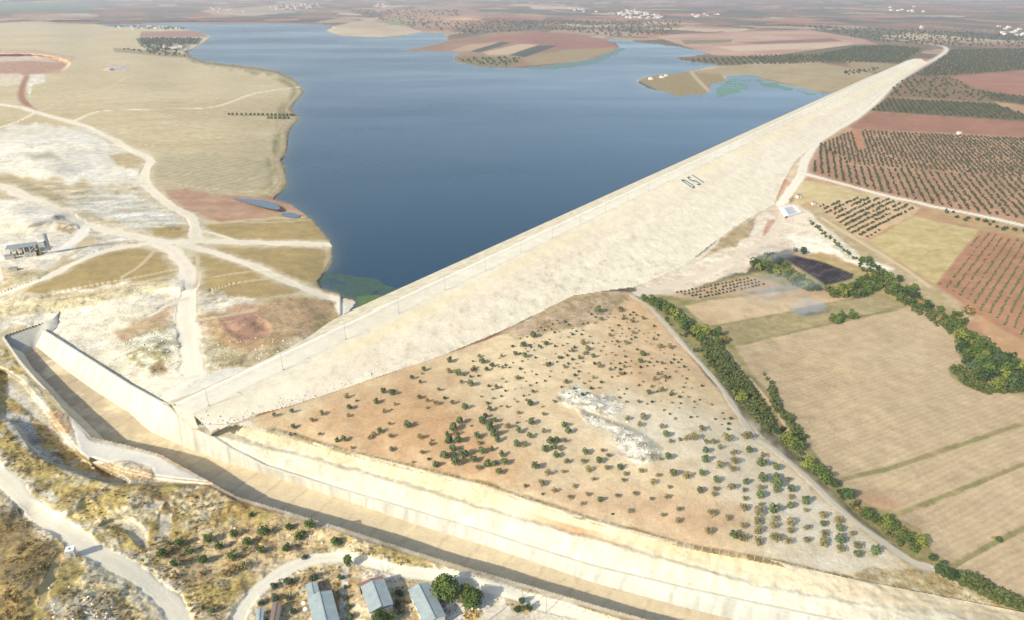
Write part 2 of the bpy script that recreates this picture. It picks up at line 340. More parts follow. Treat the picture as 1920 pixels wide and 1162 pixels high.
# ---------------------------------------------------------------- terrain grid
us = np.concatenate([-np.geomspace(1500, 70, 40), np.arange(-60, 1984, 2.0), 1920 + np.geomspace(70, 1500, 40)])
vs = np.concatenate([np.arange(-22, 110, 1.0), np.arange(110, 1200, 2.0), np.geomspace(1200, 1600, 30)])
U, V = np.meshgrid(us, vs); NR, NC = U.shape
Zg = zbase(U, V)
P0 = un(U, V, Zg); X, Y = P0[..., 0], P0[..., 1]
CELL = np.maximum(np.gradient(X, axis=1), 0.45 * np.abs(np.gradient(Y, axis=0)))
CELL = np.clip(CELL, 0.2, 500)
print('grid', NR, NC)
W1 = fbm(X, Y, 30, 4, 1, CELL); W2 = fbm(X, Y, 9, 4, 2, CELL); W3 = fbm(X, Y, 120, 3, 3, CELL); W4 = fbm(X, Y, 2.6, 3, 4, CELL)
WU = fbm(U, V, 26, 4, 9); WV = fbm(U, V, 26, 4, 10)
ALBG = np.zeros((NR, NC, 3)); GR = np.full((NR, NC), 0.6); ROUGH = np.full((NR, NC), 0.3); ZONE = np.zeros((NR, NC), np.int32); ZNAMES = ['ground']
def smooth_mask(poly, feather=2.0, edge=0.0, curve=False):
    p = np.array(poly, float)
    if curve: p = catmull(p, 5, True)
    m = feather + edge * 2 + 3
    bb = (U > p[:, 0].min() - m) & (U < p[:, 0].max() + m) & (V > p[:, 1].min() - m) & (V < p[:, 1].max() + m)
    out = np.zeros(U.shape); 
    if not bb.any(): return out
    u = U[bb] + WU[bb] * edge; v = V[bb] + WV[bb] * edge * np.clip(V[bb] / 500, 0.1, 0.8)
    d = seg_dist(u, v, p, True); sgn = np.where(inside(u, v, p), 1, -1)
    out[bb] = sstep(-feather, feather, d * sgn); return out
def mixc(m, c): 
    global ALBG
    c = np.asarray(c); ALBG = ALBG * (1 - m[..., None]) + (c if c.ndim > 1 else c[None, None]) * m[..., None]
def zone(name, m, thr=0.5):
    ZNAMES.append(name); ZONE[m > thr] = len(ZNAMES) - 1
def mott(c1, c2, w, k=1.0): 
    t = np.clip(0.5 + 0.5 * w * k, 0, 1)[..., None]; return np.asarray(c1) * (1 - t) + np.asarray(c2) * t
def paint(poly, c, feather=2, edge=0, curve=False, rough=None, grain=None, name=None, op=1.0, where=None):
    m = smooth_mask(poly, feather, edge, curve)
    if where is not None: m = m * where
    mixc(m * op, c)
    if rough is not None: ROUGH[:] = ROUGH * (1 - m) + rough * m
    if grain is not None: GR[:] = GR * (1 - m) + grain * m
    if name: zone(name, m)
    return m
def line_mask(pts, w, feather=None, curve=True, jit=0.25):
    """stroke of width w metres along picture points"""
    if w < 3.5: w = max(w, 2.6); jit = 0.0
    p = catmull(pts, 6) if curve else np.array(pts, float)
    q = un(p[:, 0], p[:, 1], zbase(p[:, 0], p[:, 1]))[:, :2]
    bb = (U > p[:, 0].min() - 60) & (U < p[:, 0].max() + 60) & (V > p[:, 1].min() - 30) & (V < p[:, 1].max() + 30)
    out = np.zeros(U.shape); D = np.full(U.shape, 1e9)
    d = seg_dist(X[bb], Y[bb], q); D[bb] = d + W2[bb] * w * jit * 0.5
    f = np.maximum(CELL, 0.15 * w) if feather is None else feather
    return 1 - sstep(w / 2 - f * 0.7, w / 2 + f * 0.7, D), D
def road(pts, w, c, name='dirt_road', shoulder=None, op=1.0, tracks=True):
    m, D = line_mask(pts, w)
    if shoulder is not None:
        ms = (1 - sstep(w / 2, w / 2 + w * 0.8, D)) * np.clip(0.6 + W4 * 0.6, 0, 1); mixc(ms * 0.6, shoulder)
    cc = mott(np.array(c) * 0.95, np.array(c) * 1.03, W2)
    mixc(m * op, cc)
    if tracks:
        tr = np.exp(-((D - w * 0.22) / (w * 0.07)) ** 2) * (CELL < w * 0.2) * m; mixc(tr * 0.25, np.array(c) * 1.15)
        tr = np.exp(-((D) / (w * 0.08)) ** 2) * (CELL < w * 0.2) * m; mixc(tr * 0.18, np.array(c) * 0.8)
    ROUGH[:] = ROUGH * (1 - m) + 0.05 * m; GR[:] = GR * (1 - m) + 0.12 * m
    if name: zone(name, m)
    return m

# palette (seen colours)
c_past, c_past2 = C(196, 176, 132), C(214, 197, 156)
c_lime, c_lime2, c_limeg = C(244, 233, 207), C(228, 214, 184), C(205, 202, 186)
c_gold, c_gold2, c_brush = C(196, 164, 98), C(172, 146, 92), C(126, 112, 74)
c_road, c_roadw = C(244, 230, 200), C(248, 238, 214)
c_red, c_redd, c_soil, c_soil2 = C(176, 128, 98), C(152, 108, 88), C(206, 170, 126), C(226, 204, 166)
c_tan, c_tan2 = C(200, 174, 134), C(188, 160, 122)
c_dk, c_dk2, c_mauve = C(92, 92, 78), C(112, 102, 88), C(142, 118, 104)
c_green = C(96, 112, 62)

# ---- base: far patchwork of fields
def voronoi(x, y, s, seed):
    xi = np.floor(x / s); yi = np.floor(y / s); best = np.full(x.shape, 1e18); bid = np.zeros(x.shape); sec = np.full(x.shape, 1e18)
    for di in (-1, 0, 1):
        for dj in (-1, 0, 1):
            i = xi + di; j = yi + dj
            r1 = np.sin(i * 12.99 + j * 78.23 + seed) * 43758.5; r1 -= np.floor(r1); r2 = np.sin(i * 39.3 + j * 11.1 + seed) * 24634.6; r2 -= np.floor(r2)
            d = np.maximum(abs(x / s - i - r1), abs(y / s - j - r2))
            k = d < best; sec = np.where(k, best, np.minimum(sec, d)); best = np.where(k, d, best); r3 = r1 * 7.13 + r2 * 3.7; bid = np.where(k, r3 - np.floor(r3), bid)
    return bid, sec - best
th = 0.5; xr = X * math.cos(th) + Y * math.sin(th) + W3 * 25; yr = (-X * math.sin(th) + Y * math.cos(th)) * 0.7 + W3 * 25
bid, bed = voronoi(xr, yr, 210, 1.0); bid2, _ = voronoi(xr, yr, 520, 5.0)
far = np.zeros((NR, NC, 3)); pal = [C(112, 102, 80), C(136, 108, 84), C(96, 94, 78), C(158, 114, 88), C(178, 130, 102), C(110, 104, 82), C(176, 150, 120), C(152, 108, 86), C(118, 100, 80), C(198, 174, 142), C(134, 112, 88), C(100, 96, 78), C(150, 116, 94), C(120, 108, 84)]
kk = (np.floor((bid * 0.7 + bid2 * 0.3) * 2 * len(pal)).astype(int)) % len(pal)
for i, c in enumerate(pal): far[kk == i] = c
dist = np.hypot(X, Y); far *= (1 + 0.12 * W1[..., None] + 0.16 * W4[..., None])
DOT = (vnoise(X / 4.5, Y / 4.5, 5) > 0.15) & (CELL < 5); far[DOT & (kk % 3 != 0)] *= 0.78
ALBG[:] = far
paint(HOLE, mott(C(222, 212, 186), C(206, 194, 164), W2), 14, 0)
paint([(290, 740), (480, 685), (480, 800), (440, 850), (394, 835), (300, 775)], mott(C(236, 230, 210), C(224, 214, 190), W2), 5, 3)
# ---- right side middle: red soil base
paint([(1480, 380), (1520, 260), (1700, 130), (2400, 110), (3600, 120), (3600, 1300), (1900, 1300), (1700, 800), (1500, 560)], mott(C(176, 134, 98), C(196, 160, 120), W1), 4, 8, grain=0.5)
# dark orchard zones
dko = mott(C(92, 90, 66), C(140, 110, 82), W2 + W4 * 0.8, 0.9)
paint([(1640, 175), (1700, 145), (1763, 108), (1780, 92), (1900, 90), (2500, 95), (2500, 200), (1920, 180), (1780, 165), (1720, 182)], dko, 2, 3)
paint([(1690, 150), (1770, 138), (1860, 182), (1866, 194), (1700, 184), (1655, 184)], mott(C(150, 116, 84), C(120, 106, 72), W2 + W4), 2, 2)
paint([(1780, 144), (1920, 132), (2300, 128), (2300, 195), (1920, 182), (1834, 168)], mott(C(176, 126, 100), C(160, 112, 90), W1), 1, 1, name='field')
paint([(1834, 171), (1920, 180), (2300, 190), (2300, 205), (1920, 198), (1858, 190)], dko, 1, 1)
paint([(1662, 184), (1864, 194), (1920, 215), (2300, 240), (2300, 252), (1920, 229), (1626, 209)], mott(C(98, 94, 66), C(126, 104, 74), W2), 1, 1, name='orchard_soil')
paint([(1626, 210), (1920, 229), (2300, 252), (2300, 300), (1920, 257), (1602, 242), (1590, 236)], mott(C(172, 124, 96), C(150, 108, 84), W1 + W4 * 0.5), 1, 1, name='field')
osoil = mott(C(190, 148, 114), C(164, 128, 98), W1 + W4 * 0.4)
paint([(1532, 276), (1600, 243), (1920, 258), (2300, 290), (2300, 500), (1920, 418), (1600, 350), (1520, 326), (1514, 312)], osoil, 1, 1, name='orchard_soil')
paint([(1596, 243), (1608, 246), (1622, 278), (1606, 280)], C(190, 134, 98), 2, 1)
paint([(1505, 338), (1600, 358), (1720, 392), (1640, 440), (1600, 440), (1540, 385), (1490, 385)], mott(C(186, 166, 112), C(208, 188, 138), W1 + W4 * 0.5), 2, 5, curve=True, name='grass_field')
paint([(1532, 387), (1600, 371), (1660, 371), (1726, 391), (1626, 451), (1590, 440)], mott(C(206, 172, 130), C(216, 188, 146), W1), 2, 2, name='orchard_soil')
paint([(1726, 393), (1760, 390), (1920, 428), (2200, 490), (2200, 510), (1920, 447), (1836, 431)], mott(C(196, 164, 120), C(176, 150, 104), W2), 2, 2)
fur = lambda a, sp, seed=0, wob=0.6: np.sin((X * math.cos(a) + Y * math.sin(a) + W1 * wob) * 2 * math.pi / sp) * np.clip((sp / CELL - 2) / 2, 0, 1)
paint([(1626, 453), (1716, 406), (1836, 432), (1754, 533)], mott(C(206, 186, 132), C(184, 164, 108), W2 * 0.7 + W4 * 0.8 + 0.5 * fur(0.3, 3.5)), 1.5, 1, name='field')
paint([(1838, 434), (1920, 449), (2300, 520), (2300, 800), (1920, 640), (1836, 590), (1756, 534)], mott(C(184, 138, 102), C(170, 124, 92), W1 + 0.4 * fur(-1.9, 3.0)), 1.5, 1, name='field')
paint([(1836, 590), (1920, 640), (2000, 690), (2000, 740), (1920, 700), (1850, 640)], mott(C(190, 154, 112), C(196, 150, 110), W1), 4, 2)
# strip between stream and stubble
paint([(1500, 388), (1540, 392), (1626, 455), (1750, 536), (1836, 592), (1810, 600), (1700, 545), (1600, 480), (1510, 410)], mott(C(196, 176, 140), C(176, 156, 112), W2 + W4), 3, 4)
road([(1540, 410), (1626, 462), (1690, 500), (1743, 538)], 3, C(212, 192, 146), None)
# ---- valley fields
gf = mott(C(140, 138, 88), C(176, 158, 108), W2 + W4)
paint([(1190, 552), (1290, 545), (1420, 510), (1640, 500), (1800, 600), (1940, 740), (1940, 1200), (1770, 1100), (1560, 920), (1440, 800), (1330, 690), (1230, 590)], gf, 3, 4, name='grassland')
paint([(1250, 553), (1407, 519), (1450, 530), (1452, 541), (1400, 549), (1307, 563), (1283, 560)], mott(C(206, 180, 144), C(190, 160, 126), W1), 1.5, 1, name='field')
paint([(1448, 518), (1490, 520), (1518, 537), (1452, 544)], mott(C(150, 144, 96), C(180, 160, 120), W2 + W4), 1.5, 1)
paint([(1283, 574), (1330, 564), (1515, 541), (1560, 549), (1620, 555), (1515, 576), (1330, 610), (1312, 598)], mott(C(202, 172, 130), C(210, 184, 144), W1 + 0.2 * fur(1.9, 4)), 1.5, 0.6, name='field')
paint([(1335, 613), (1515, 580), (1640, 548), (1688, 573), (1640, 585), (1590, 597), (1388, 640), (1362, 625)], mott(C(182, 164, 120), C(154, 142, 98), W2 + W4 * 0.8 + 0.4 * fur(1.9, 3)), 1.5, 1, name='field')
_q = un(1599, 520, -21) - un(1468, 480, -21); BA = math.atan2(_q[1], _q[0]) + math.pi / 2
paint([(1466, 478), (1490, 479), (1545, 492), (1602, 513), (1598, 523), (1548, 536), (1526, 520), (1490, 498)], mott(C(44, 40, 44), C(104, 92, 88), W4 * .8 + W2 * 0.5 + 1.1 * fur(BA, 2.6, wob=.8) - .5), 1.5, 1, name='burned_field')
paint([(1500, 474), (1540, 478), (1640, 515), (1620, 522), (1560, 498)], mott(C(196, 172, 116), C(170, 150, 96), W2), 2, 2)
fl = 2.02
fieldc = lambda s: mott(C(204, 181, 142), C(184, 160, 124), W3 * 0.6 + W1 * 0.3 + 0.4 * fur(fl, 2.6, wob=1.0) + 0.3 * fur(fl, 7.3, wob=1.6) * (0.5 + 0.5 * vnoise(X / 23, Y / 23, s)) + 0.25 * fbm(X * 0.9 - Y * 0.4, (X * 0.4 + Y * 0.9) * 0.16, 9, 3, s + 3))
F1 = [(1377, 648), (1540, 612), (1706, 576), (1750, 591), (1777, 622), (1793, 632), (1797, 658), (1803, 679), (1777, 689), (1783, 705), (1817, 726), (1850, 734), (1880, 735), (1920, 739), (2100, 760), (2100, 740), (1908, 793), (1800, 829), (1666, 873), (1572, 896), (1545, 870), (1522, 839), (1498, 800), (1468, 762), (1421, 712)]
F1 = [p for p in F1 if p != (2100, 740)]
paint(F1, fieldc(1), 1.2, 0.8, name='field')
paint([(1575, 903), (1666, 882), (1800, 838), (1910, 800), (2100, 745), (2100, 810), (1920, 865), (1850, 893), (1683, 958), (1640, 950), (1605, 933)], fieldc(2), 1.2, 0.8, name='field')
paint([(1683, 968), (1760, 938), (1850, 902), (1920, 872), (2100, 812), (2100, 920), (1920, 984), (1850, 1018), (1787, 1056), (1750, 1037), (1726, 990)], fieldc(3), 1.2, 0.8, name='field')
paint([(1795, 1062), (1850, 1030), (1920, 995), (2100, 925), (2100, 1230), (1920, 1141), (1800, 1085)], fieldc(4), 1.2, 0.8, name='field')
paint([(1605, 925), (1660, 928), (1690, 945), (1668, 957), (1620, 940)], C(190, 142, 104), 14, 4, op=0.6)
# ---- outlet area, pale rubble between toe and fields
paint([(1190, 536), (1280, 498), (1380, 425), (1450, 383), (1492, 383), (1540, 420), (1620, 500), (1560, 478), (1470, 470), (1420, 480), (1400, 510), (1290, 545), (1250, 552), (1200, 556)], mott(C(240, 228, 202), C(222, 200, 170), W1 + W4 * 0.6), 3, 5, rough=0.4)
paint([(1475, 440), (1530, 440), (1600, 478), (1680, 505), (1640, 508), (1560, 478), (1500, 468)], C(244, 234, 208), 3, 4)
paint([(1340, 462), (1378, 430), (1420, 404), (1400, 440), (1380, 462), (1330, 475), (1300, 490)], mott(C(176, 154, 110), C(196, 176, 136), W4 + W2), 3, 5, rough=1)
paint([(1445, 340), (1470, 335), (1486, 345), (1478, 362), (1460, 374), (1444, 368)], C(190, 142, 110), 2, 2)
paint([(1440, 415), (1464, 410), (1462, 422), (1438, 445), (1430, 440)], C(200, 160, 128), 3, 3)
paint([(1500, 400), (1522, 402), (1600, 470), (1620, 492), (1590, 488), (1540, 450)], mott(C(232, 222, 196), C(214, 204, 176), W2 + W4), 2, 3, rough=1)
road([(1467, 400), (1458, 420), (1440, 445), (1405, 470), (1340, 505), (1280, 528), (1196, 552)], 7, C(230, 214, 186), 'dirt_track')
# ---- orchard triangle
osl = mott(C(238, 216, 172), C(224, 188, 140), W3 * 0.9 + W1 * 0.5, 1.0)
TRI = [(440, 794), (620, 736), (741, 695), (900, 640), (940, 625), (1019, 581), (1076, 554), (1127, 546), (1185, 550), (1240, 600), (1330, 710), (1400, 790), (1470, 855), (1530, 910), (1600, 970), (1700, 1050), (1760, 1062), (1800, 1110), (1700, 1112), (1590, 1092), (1448, 1060), (1280, 1028), (1110, 982), (980, 942), (908, 918), (774, 885), (640, 852), (508, 814)]
paint(TRI, osl, 2, 1.5, name='orchard_soil', rough=0.3)
paint([(445, 795), (640, 735), (780, 700), (900, 800), (1000, 880), (940, 915), (700, 865), (540, 818)], C(208, 162, 112), 60, 30, op=0.75)
paint([(940, 900), (1100, 905), (1300, 940), (1420, 960), (1300, 1010), (1100, 970)], C(218, 178, 136), 30, 20, op=0.6)
paint([(1060, 740), (1160, 730), (1400, 800), (1540, 930), (1640, 1030), (1700, 1085), (1500, 1055), (1420, 960), (1260, 860), (1150, 840)], mott(C(244, 232, 200), C(236, 218, 180), W1), 30, 20, op=0.85)
paint([(1420, 900), (1530, 930), (1640, 1020), (1720, 1090), (1560, 1078), (1400, 1020)], mott(C(246, 234, 204), C(230, 212, 174), W2 + W4), 14, 12, op=0.75)
paint([(940, 622), (1019, 582), (1076, 555), (1140, 547), (1180, 556), (1130, 600), (1040, 622), (970, 634)], mott(C(176, 154, 112), C(206, 180, 146), W2 + W4), 4, 5, rough=1.0)
fur_ro = mott(C(246, 238, 214), C(186, 174, 142), W4 * 1.3 + W2 * .8 - .25)
paint([(1060, 728), (1090, 722), (1120, 738), (1150, 738), (1165, 762), (1160, 778), (1120, 775), (1070, 762), (1044, 748)], fur_ro, 5, 7, rough=1.6)
paint([(1080, 765), (1130, 782), (1180, 800), (1225, 825), (1242, 850), (1225, 868), (1190, 866), (1160, 845), (1140, 810), (1090, 785)], fur_ro, 3, 6, rough=1.6)
road([(1100, 770), (1150, 790), (1200, 812), (1240, 840)], 1.6, C(170, 160, 132), None, tracks=False, op=.5)
eb = [(508, 811), (640, 849), (774, 882), (908, 916), (980, 940), (1110, 981), (1280, 1028), (1448, 1060), (1590, 1093), (1760, 1122)]
m, D = line_mask([(x, y - 3) for x, y in eb], 5.5); mixc(m * np.clip(0.75 + W4 * 0.5, 0, 1), mott(C(170, 142, 92), C(150, 130, 86), W2))
paint([(1640, 1060), (1760, 1065), (1830, 1110), (1930, 1150), (1930, 1166), (1700, 1112), (1590, 1092)], mott(C(176, 152, 100), C(222, 206, 166), W2 + W4), 5, 8, rough=1)
# ---- far headland and hill beyond the lake
paint([(606, 60), (625, 50), (660, 42), (700, 36), (745, 44), (791, 60), (774, 66), (720, 72), (640, 70)], mott(C(206, 186, 152), C(186, 164, 132), W3 + W1 * .5), 1.2, 1)
paint([(700, 40), (740, 24), (800, 12), (870, 14), (910, 26), (900, 40), (850, 52), (790, 56)], mott(C(186, 150, 122), C(150, 124, 100), W3 + W1), 2, 2); paint([(722, 36), (755, 34), (765, 46), (730, 48)], C(150, 150, 104), 1, 1)
paint([(990, 12), (1060, 12), (1110, 17), (1000, 18)], C(206, 184, 154), 1, 1); paint([(-60, 5), (150, 5), (190, 14), (150, 24), (-60, 22)], C(112, 126, 96), 1.5, 1.5); paint([(370, 22), (500, 12), (560, 24), (420, 30)], C(190, 172, 142), 1, 1, op=.7)
# ---- far peninsula and right bank
paint([(850, 113), (754, 94), (840, 77), (920, 62), (1000, 58), (1130, 72), (1162, 90), (1150, 98), (1060, 119), (950, 128), (870, 122)], mott(C(168, 134, 108), C(150, 120, 92), W3), 1.5, 1)
paint([(868, 92), (920, 72), (1000, 60), (1080, 64), (1140, 78), (1158, 88), (1140, 96), (1060, 90), (960, 82)], mott(C(170, 122, 100), C(158, 112, 94), W3), 1, 0.6, name='field')
paint([(845, 96), (880, 84), (930, 80), (960, 82), (890, 97)], C(186, 154, 122), 1, .4)
paint([(880, 97), (940, 79), (960, 81), (898, 99)], C(84, 92, 80), .8, .3); paint([(905, 99), (975, 83), (1010, 84), (955, 103), (915, 104)], C(196, 172, 140), .8, .3)
paint([(955, 104), (1010, 86), (1046, 86), (985, 108)], C(84, 92, 80), .8, .3); paint([(850, 113), (870, 106), (960, 108), (980, 112), (950, 127), (880, 122)], mott(C(112, 112, 78), C(150, 136, 94), W2 + W4), 1, 1)
paint([(980, 112), (1060, 94), (1150, 90), (1150, 97), (1060, 117), (1000, 123)], mott(C(186, 160, 120), C(140, 126, 88), W2 + W4), 1, 1)
paint([(1230, 70), (1280, 64), (1515, 56), (1620, 74), (1650, 85), (1560, 98), (1495, 107), (1400, 106), (1337, 104), (1300, 92)], mott(C(184, 142, 118), C(200, 168, 142), W3 * 1.5), 1, 1, name='field')
paint([(1380, 80), (1560, 72), (1580, 78), (1440, 84)], C(150, 112, 94), 1, .6); paint([(1340, 88), (1480, 82), (1610, 84), (1560, 90), (1380, 97)], C(208, 182, 152), 1, .6)
paint([(1276, 76), (1375, 74), (1370, 80), (1285, 84)], mott(C(110, 108, 82), C(160, 140, 110), W4), 1, .6)
paint([(1260, 112), (1440, 106), (1600, 84), (1660, 84), (1740, 90), (1700, 118), (1680, 125), (1560, 120), (1520, 105), (1420, 124), (1340, 124)], mott(C(98, 98, 68), C(132, 114, 80), W2 + W4), 1, 1.5, name='orchard_soil')
paint([(1300, 134), (1420, 118), (1530, 116), (1600, 130), (1640, 138), (1580, 176), (1515, 169), (1430, 148), (1414, 142), (1360, 142)], mott(C(166, 148, 108), C(184, 164, 128), W2 + W1), 2, 2)
paint([(1196, 152), (1217, 143), (1290, 134), (1350, 140), (1364, 152), (1334, 161), (1324, 184), (1280, 184), (1240, 172)], mott(C(148, 130, 90), C(164, 144, 104), W2), 1, 1)
paint([(1580, 112), (1690, 122), (1640, 136), (1600, 130)], mott(C(196, 170, 130), C(120, 110, 78), W2 * 1.5), 1, 1)
road([(1296, 134), (1306, 148), (1330, 172)], 6, C(206, 186, 146), 'dirt_track', tracks=False)
# ---- left side pasture
pst = mott(c_past, c_past2, W3 * 0.5 + W1 * 0.3 + 0.7 * fbm((X + Y) * 0.25, Y - X * 0.4, 12, 4, 20, CELL))
PEN = [(-60, 46), (60, 44), (181, 47), (201, 50), (335, 53), (370, 59), (397, 69), (383, 79), (350, 98), (358, 107), (383, 116), (470, 126), (520, 134), (556, 152), (571, 173), (545, 205), (562, 222), (540, 250), (540, 280), (529, 302), (536, 322), (541, 342), (515, 374), (590, 418), (612, 442), (625, 484), (594, 528), (604, 541), (674, 569), (616, 613), (540, 660), (300, 760), (-1600, 900), (-1600, 46)]
paint(PEN, pst, 1.2, 0, grain=0.55, name='pasture')
fr = np.sin((X * math.cos(-0.4) + Y * math.sin(-0.4) + W1 * 3.5) * 2 * math.pi / 7.5) * np.clip((7.5 / CELL - 1.6) / 2, 0, 1)
paint([(285, 296), (400, 285), (520, 296), (525, 330), (500, 356), (400, 362), (300, 350), (280, 325)], mott(C(198, 182, 144), C(172, 158, 120), fr * 0.9 + W1 * 0.3), 14, 6, op=0.8, name=None)
paint([(300, 200), (420, 190), (540, 180), (548, 205), (520, 240), (330, 225)], mott(c_past, C(196, 176, 132), fr * 0.6 + W1 * 0.5), 10, 6, op=0.7)
# village peninsula colours
paint([(255, 72), (380, 72), (372, 84), (262, 84)], mott(C(90, 96, 76), C(130, 120, 90), W4), 1, .8); paint([(265, 60), (372, 58), (392, 70), (262, 70)], C(168, 128, 108), 1, .8)
paint([(262, 84), (360, 82), (352, 96), (280, 96)], mott(C(196, 182, 150), C(120, 116, 86), W4 + W2), 1, 1); paint([(212, 90), (330, 98), (360, 110), (300, 106), (215, 98)], mott(C(120, 116, 86), c_past, W4), 1, 1)
# shoreline: pale beach then green fringe
dl = np.full(U.shape, 99.0); bb = (U > 330) & (U < 700) & (V > 95) & (V < 640)
dl[bb] = np.where(inside(U[bb], V[bb], LAKEA), -1, 1) * seg_dist(U[bb], V[bb], LAKEA, True)
k = np.clip((V - 60) / 140, .15, 1.3)
fringe = np.exp(-((dl - 17 * k) / (7 * k)) ** 2) * np.clip(0.45 + WU * 1.4, 0, 1) * (U < 640) * ((U < 560) | (V > 380))
mixc(fringe * 0.9 * bb, mott(C(120, 120, 72), C(156, 144, 94), W2))
beach = (1 - sstep(7 * k, 11 * k, dl)) * bb; mixc(beach, mott(C(196, 170, 132), C(176, 158, 122), W2)); mixc(np.exp(-((dl - 2) / 2.8) ** 2) * bb * .9, C(126, 122, 84)); mixc(np.exp(-((dl - 12 * k) / (1.6 * k)) ** 2) * bb * .5, C(150, 134, 100))
# white quarry ground
lm = mott(c_lime, c_lime2, W1 * 0.6 + W2 * 0.6); lmg = mott(C(244, 236, 214), C(222, 212, 186), W1 + W4 * 0.7)
str_ = fbm((X * 0.8 + Y * 0.3) * 0.22, Y * 0.9 - X * 0.3, 6, 4, 31, CELL)
paint([(-60, 245), (60, 236), (140, 240), (200, 262), (262, 300), (270, 330), (262, 350), (200, 345), (120, 338), (-60, 320)], lmg, 5, 10, rough=.6)
paint([(205, 290), (250, 286), (275, 305), (268, 320), (225, 310)], c_past, 4, 5)
paint([(40, 290), (90, 288), (120, 305), (60, 300)], C(160, 146, 108), 6, 8, op=.6)
paint([(-60, 340), (60, 345), (200, 352), (262, 350), (330, 395), (362, 420), (350, 436), (290, 440), (200, 425), (100, 380), (-60, 345)], mott(c_lime2, C(178, 162, 116), str_ * 1.3 + W2 * 0.4), 5, 8, rough=1.2)
paint([(110, 372), (180, 358), (250, 368), (340, 410), (330, 424), (240, 425), (180, 402)], mott(C(232, 228, 212), C(196, 186, 156), str_ * 1.2), 6, 8, rough=1)
paint([(-60, 372), (60, 376), (100, 392), (160, 424), (140, 470), (60, 520), (-60, 540)], mott(C(238, 232, 212), C(226, 212, 184), W1), 5, 8, rough=.8)
paint([(-60, 330), (20, 326), (80, 352), (140, 374), (90, 376), (20, 350)], C(170, 150, 108), 4, 5, op=.7)
paint([(100, 395), (130, 400), (148, 430), (130, 440), (100, 430)], mott(C(150, 128, 86), C(214, 200, 168), W4 + W2), 3, 5, rough=1.2)
paint([(165, 425), (235, 445), (265, 458), (200, 470), (125, 488), (150, 470), (190, 450), (160, 440)], mott(C(160, 138, 94), C(230, 224, 206), str_ * 1.6 + .1), 3, 5, rough=1.2)
paint([(6, 505), (90, 505), (70, 530), (6, 545)], mott(C(166, 146, 98), C(206, 190, 150), W2 + W4), 4, 6, rough=1)
for pl in ([(110, 500), (200, 470), (300, 470), (345, 500), (345, 520), (240, 540), (130, 552), (60, 560), (40, 555)], [(365, 480), (430, 478), (520, 525), (560, 545), (470, 560), (380, 555), (360, 540)], [(400, 466), (500, 464), (600, 466), (605, 500), (590, 530), (540, 518), (470, 490)], [(385, 430), (400, 420), (590, 412), (604, 445), (520, 452), (440, 452)], [(290, 430), (350, 425), (350, 448), (290, 446)]):
    paint(pl, mott(C(188, 162, 106), C(170, 148, 98), W1 * 0.8 + str_ * 0.7), 3, 4, curve=True)
# red clay pond
paint([(310, 358), (400, 362), (480, 368), (530, 372), (570, 404), (540, 408), (450, 412), (385, 412), (330, 385)], mott(C(180, 138, 108), C(200, 164, 130), W1 + str_ * .8), 3, 5, curve=True)
# white spoil north of the chute
paint([(-60, 560), (60, 556), (180, 542), (300, 524), (345, 520), (345, 600), (352, 690), (420, 690), (480, 690), (560, 650), (600, 630), (560, 600), (480, 560), (400, 560), (372, 560), (372, 640), (380, 700), (450, 690), (470, 700), (350, 790), (300, 760), (60, 612), (-60, 620)], mott(c_lime, C(214, 204, 174), W1 + W2 * 0.5), 4, 8, rough=.9)
paint([(-60, 562), (60, 560), (180, 545), (310, 527), (318, 540), (220, 560), (110, 585), (60, 590), (-60, 605)], mott(C(228, 212, 170), C(206, 190, 146), W4 + W2), 4, 5, rough=1.5)
paint([(-60, 545), (100, 552), (200, 545), (330, 515), (330, 524), (180, 556), (60, 566), (-60, 570)], mott(C(180, 158, 110), C(224, 208, 176), str_ + W4), 3, 4)
paint([(215, 620), (300, 580), (335, 570), (335, 600), (300, 625), (240, 650)], mott(C(206, 184, 148), C(184, 156, 118), W2), 6, 8)
paint([(230, 640), (300, 610), (345, 605), (350, 680), (290, 700), (240, 680)], mott(C(224, 220, 194), C(160, 150, 108), W4 * 1.3 + str_ - .1), 6, 8, rough=1.6)
paint([(276, 690), (300, 672), (312, 700), (285, 700)], C(150, 126, 86), 5, 5, rough=1.6)
paint([(370, 590), (430, 580), (520, 560), (620, 556), (640, 590), (600, 615), (540, 640), (470, 665), (380, 650), (368, 620)], mott(C(196, 166, 128), C(180, 150, 106), W2 + W4 * .5), 8, 8, rough=1)
paint([(368, 545), (420, 550), (425, 568), (375, 575)], mott(C(228, 222, 200), C(170, 154, 116), W4 + W2), 4, 5, rough=1.4)
paint([(412, 592), (470, 572), (500, 600), (510, 625), (460, 640), (420, 620)], mott(C(192, 152, 122), C(178, 136, 108), W2), 6, 5, rough=1)
paint([(370, 620), (420, 640), (470, 662), (540, 640), (600, 618), (560, 655), (480, 690), (400, 690), (372, 680)], mott(C(206, 190, 150), C(164, 148, 106), W4 + W2), 6, 6, rough=1)
paint([(300, 735), (420, 690), (470, 690), (440, 715), (350, 790), (316, 758)], mott(C(236, 230, 212), C(224, 214, 190), W1), 4, 3, rough=.3)
paint([(640, 555), (668, 556), (676, 570), (664, 585), (640, 594), (628, 575)], c_lime, 3, 2)
paint([(585, 590), (640, 588), (625, 612), (590, 612)], mott(C(150, 142, 84), C(196, 170, 124), W4), 4, 4, name='shore_vegetation')
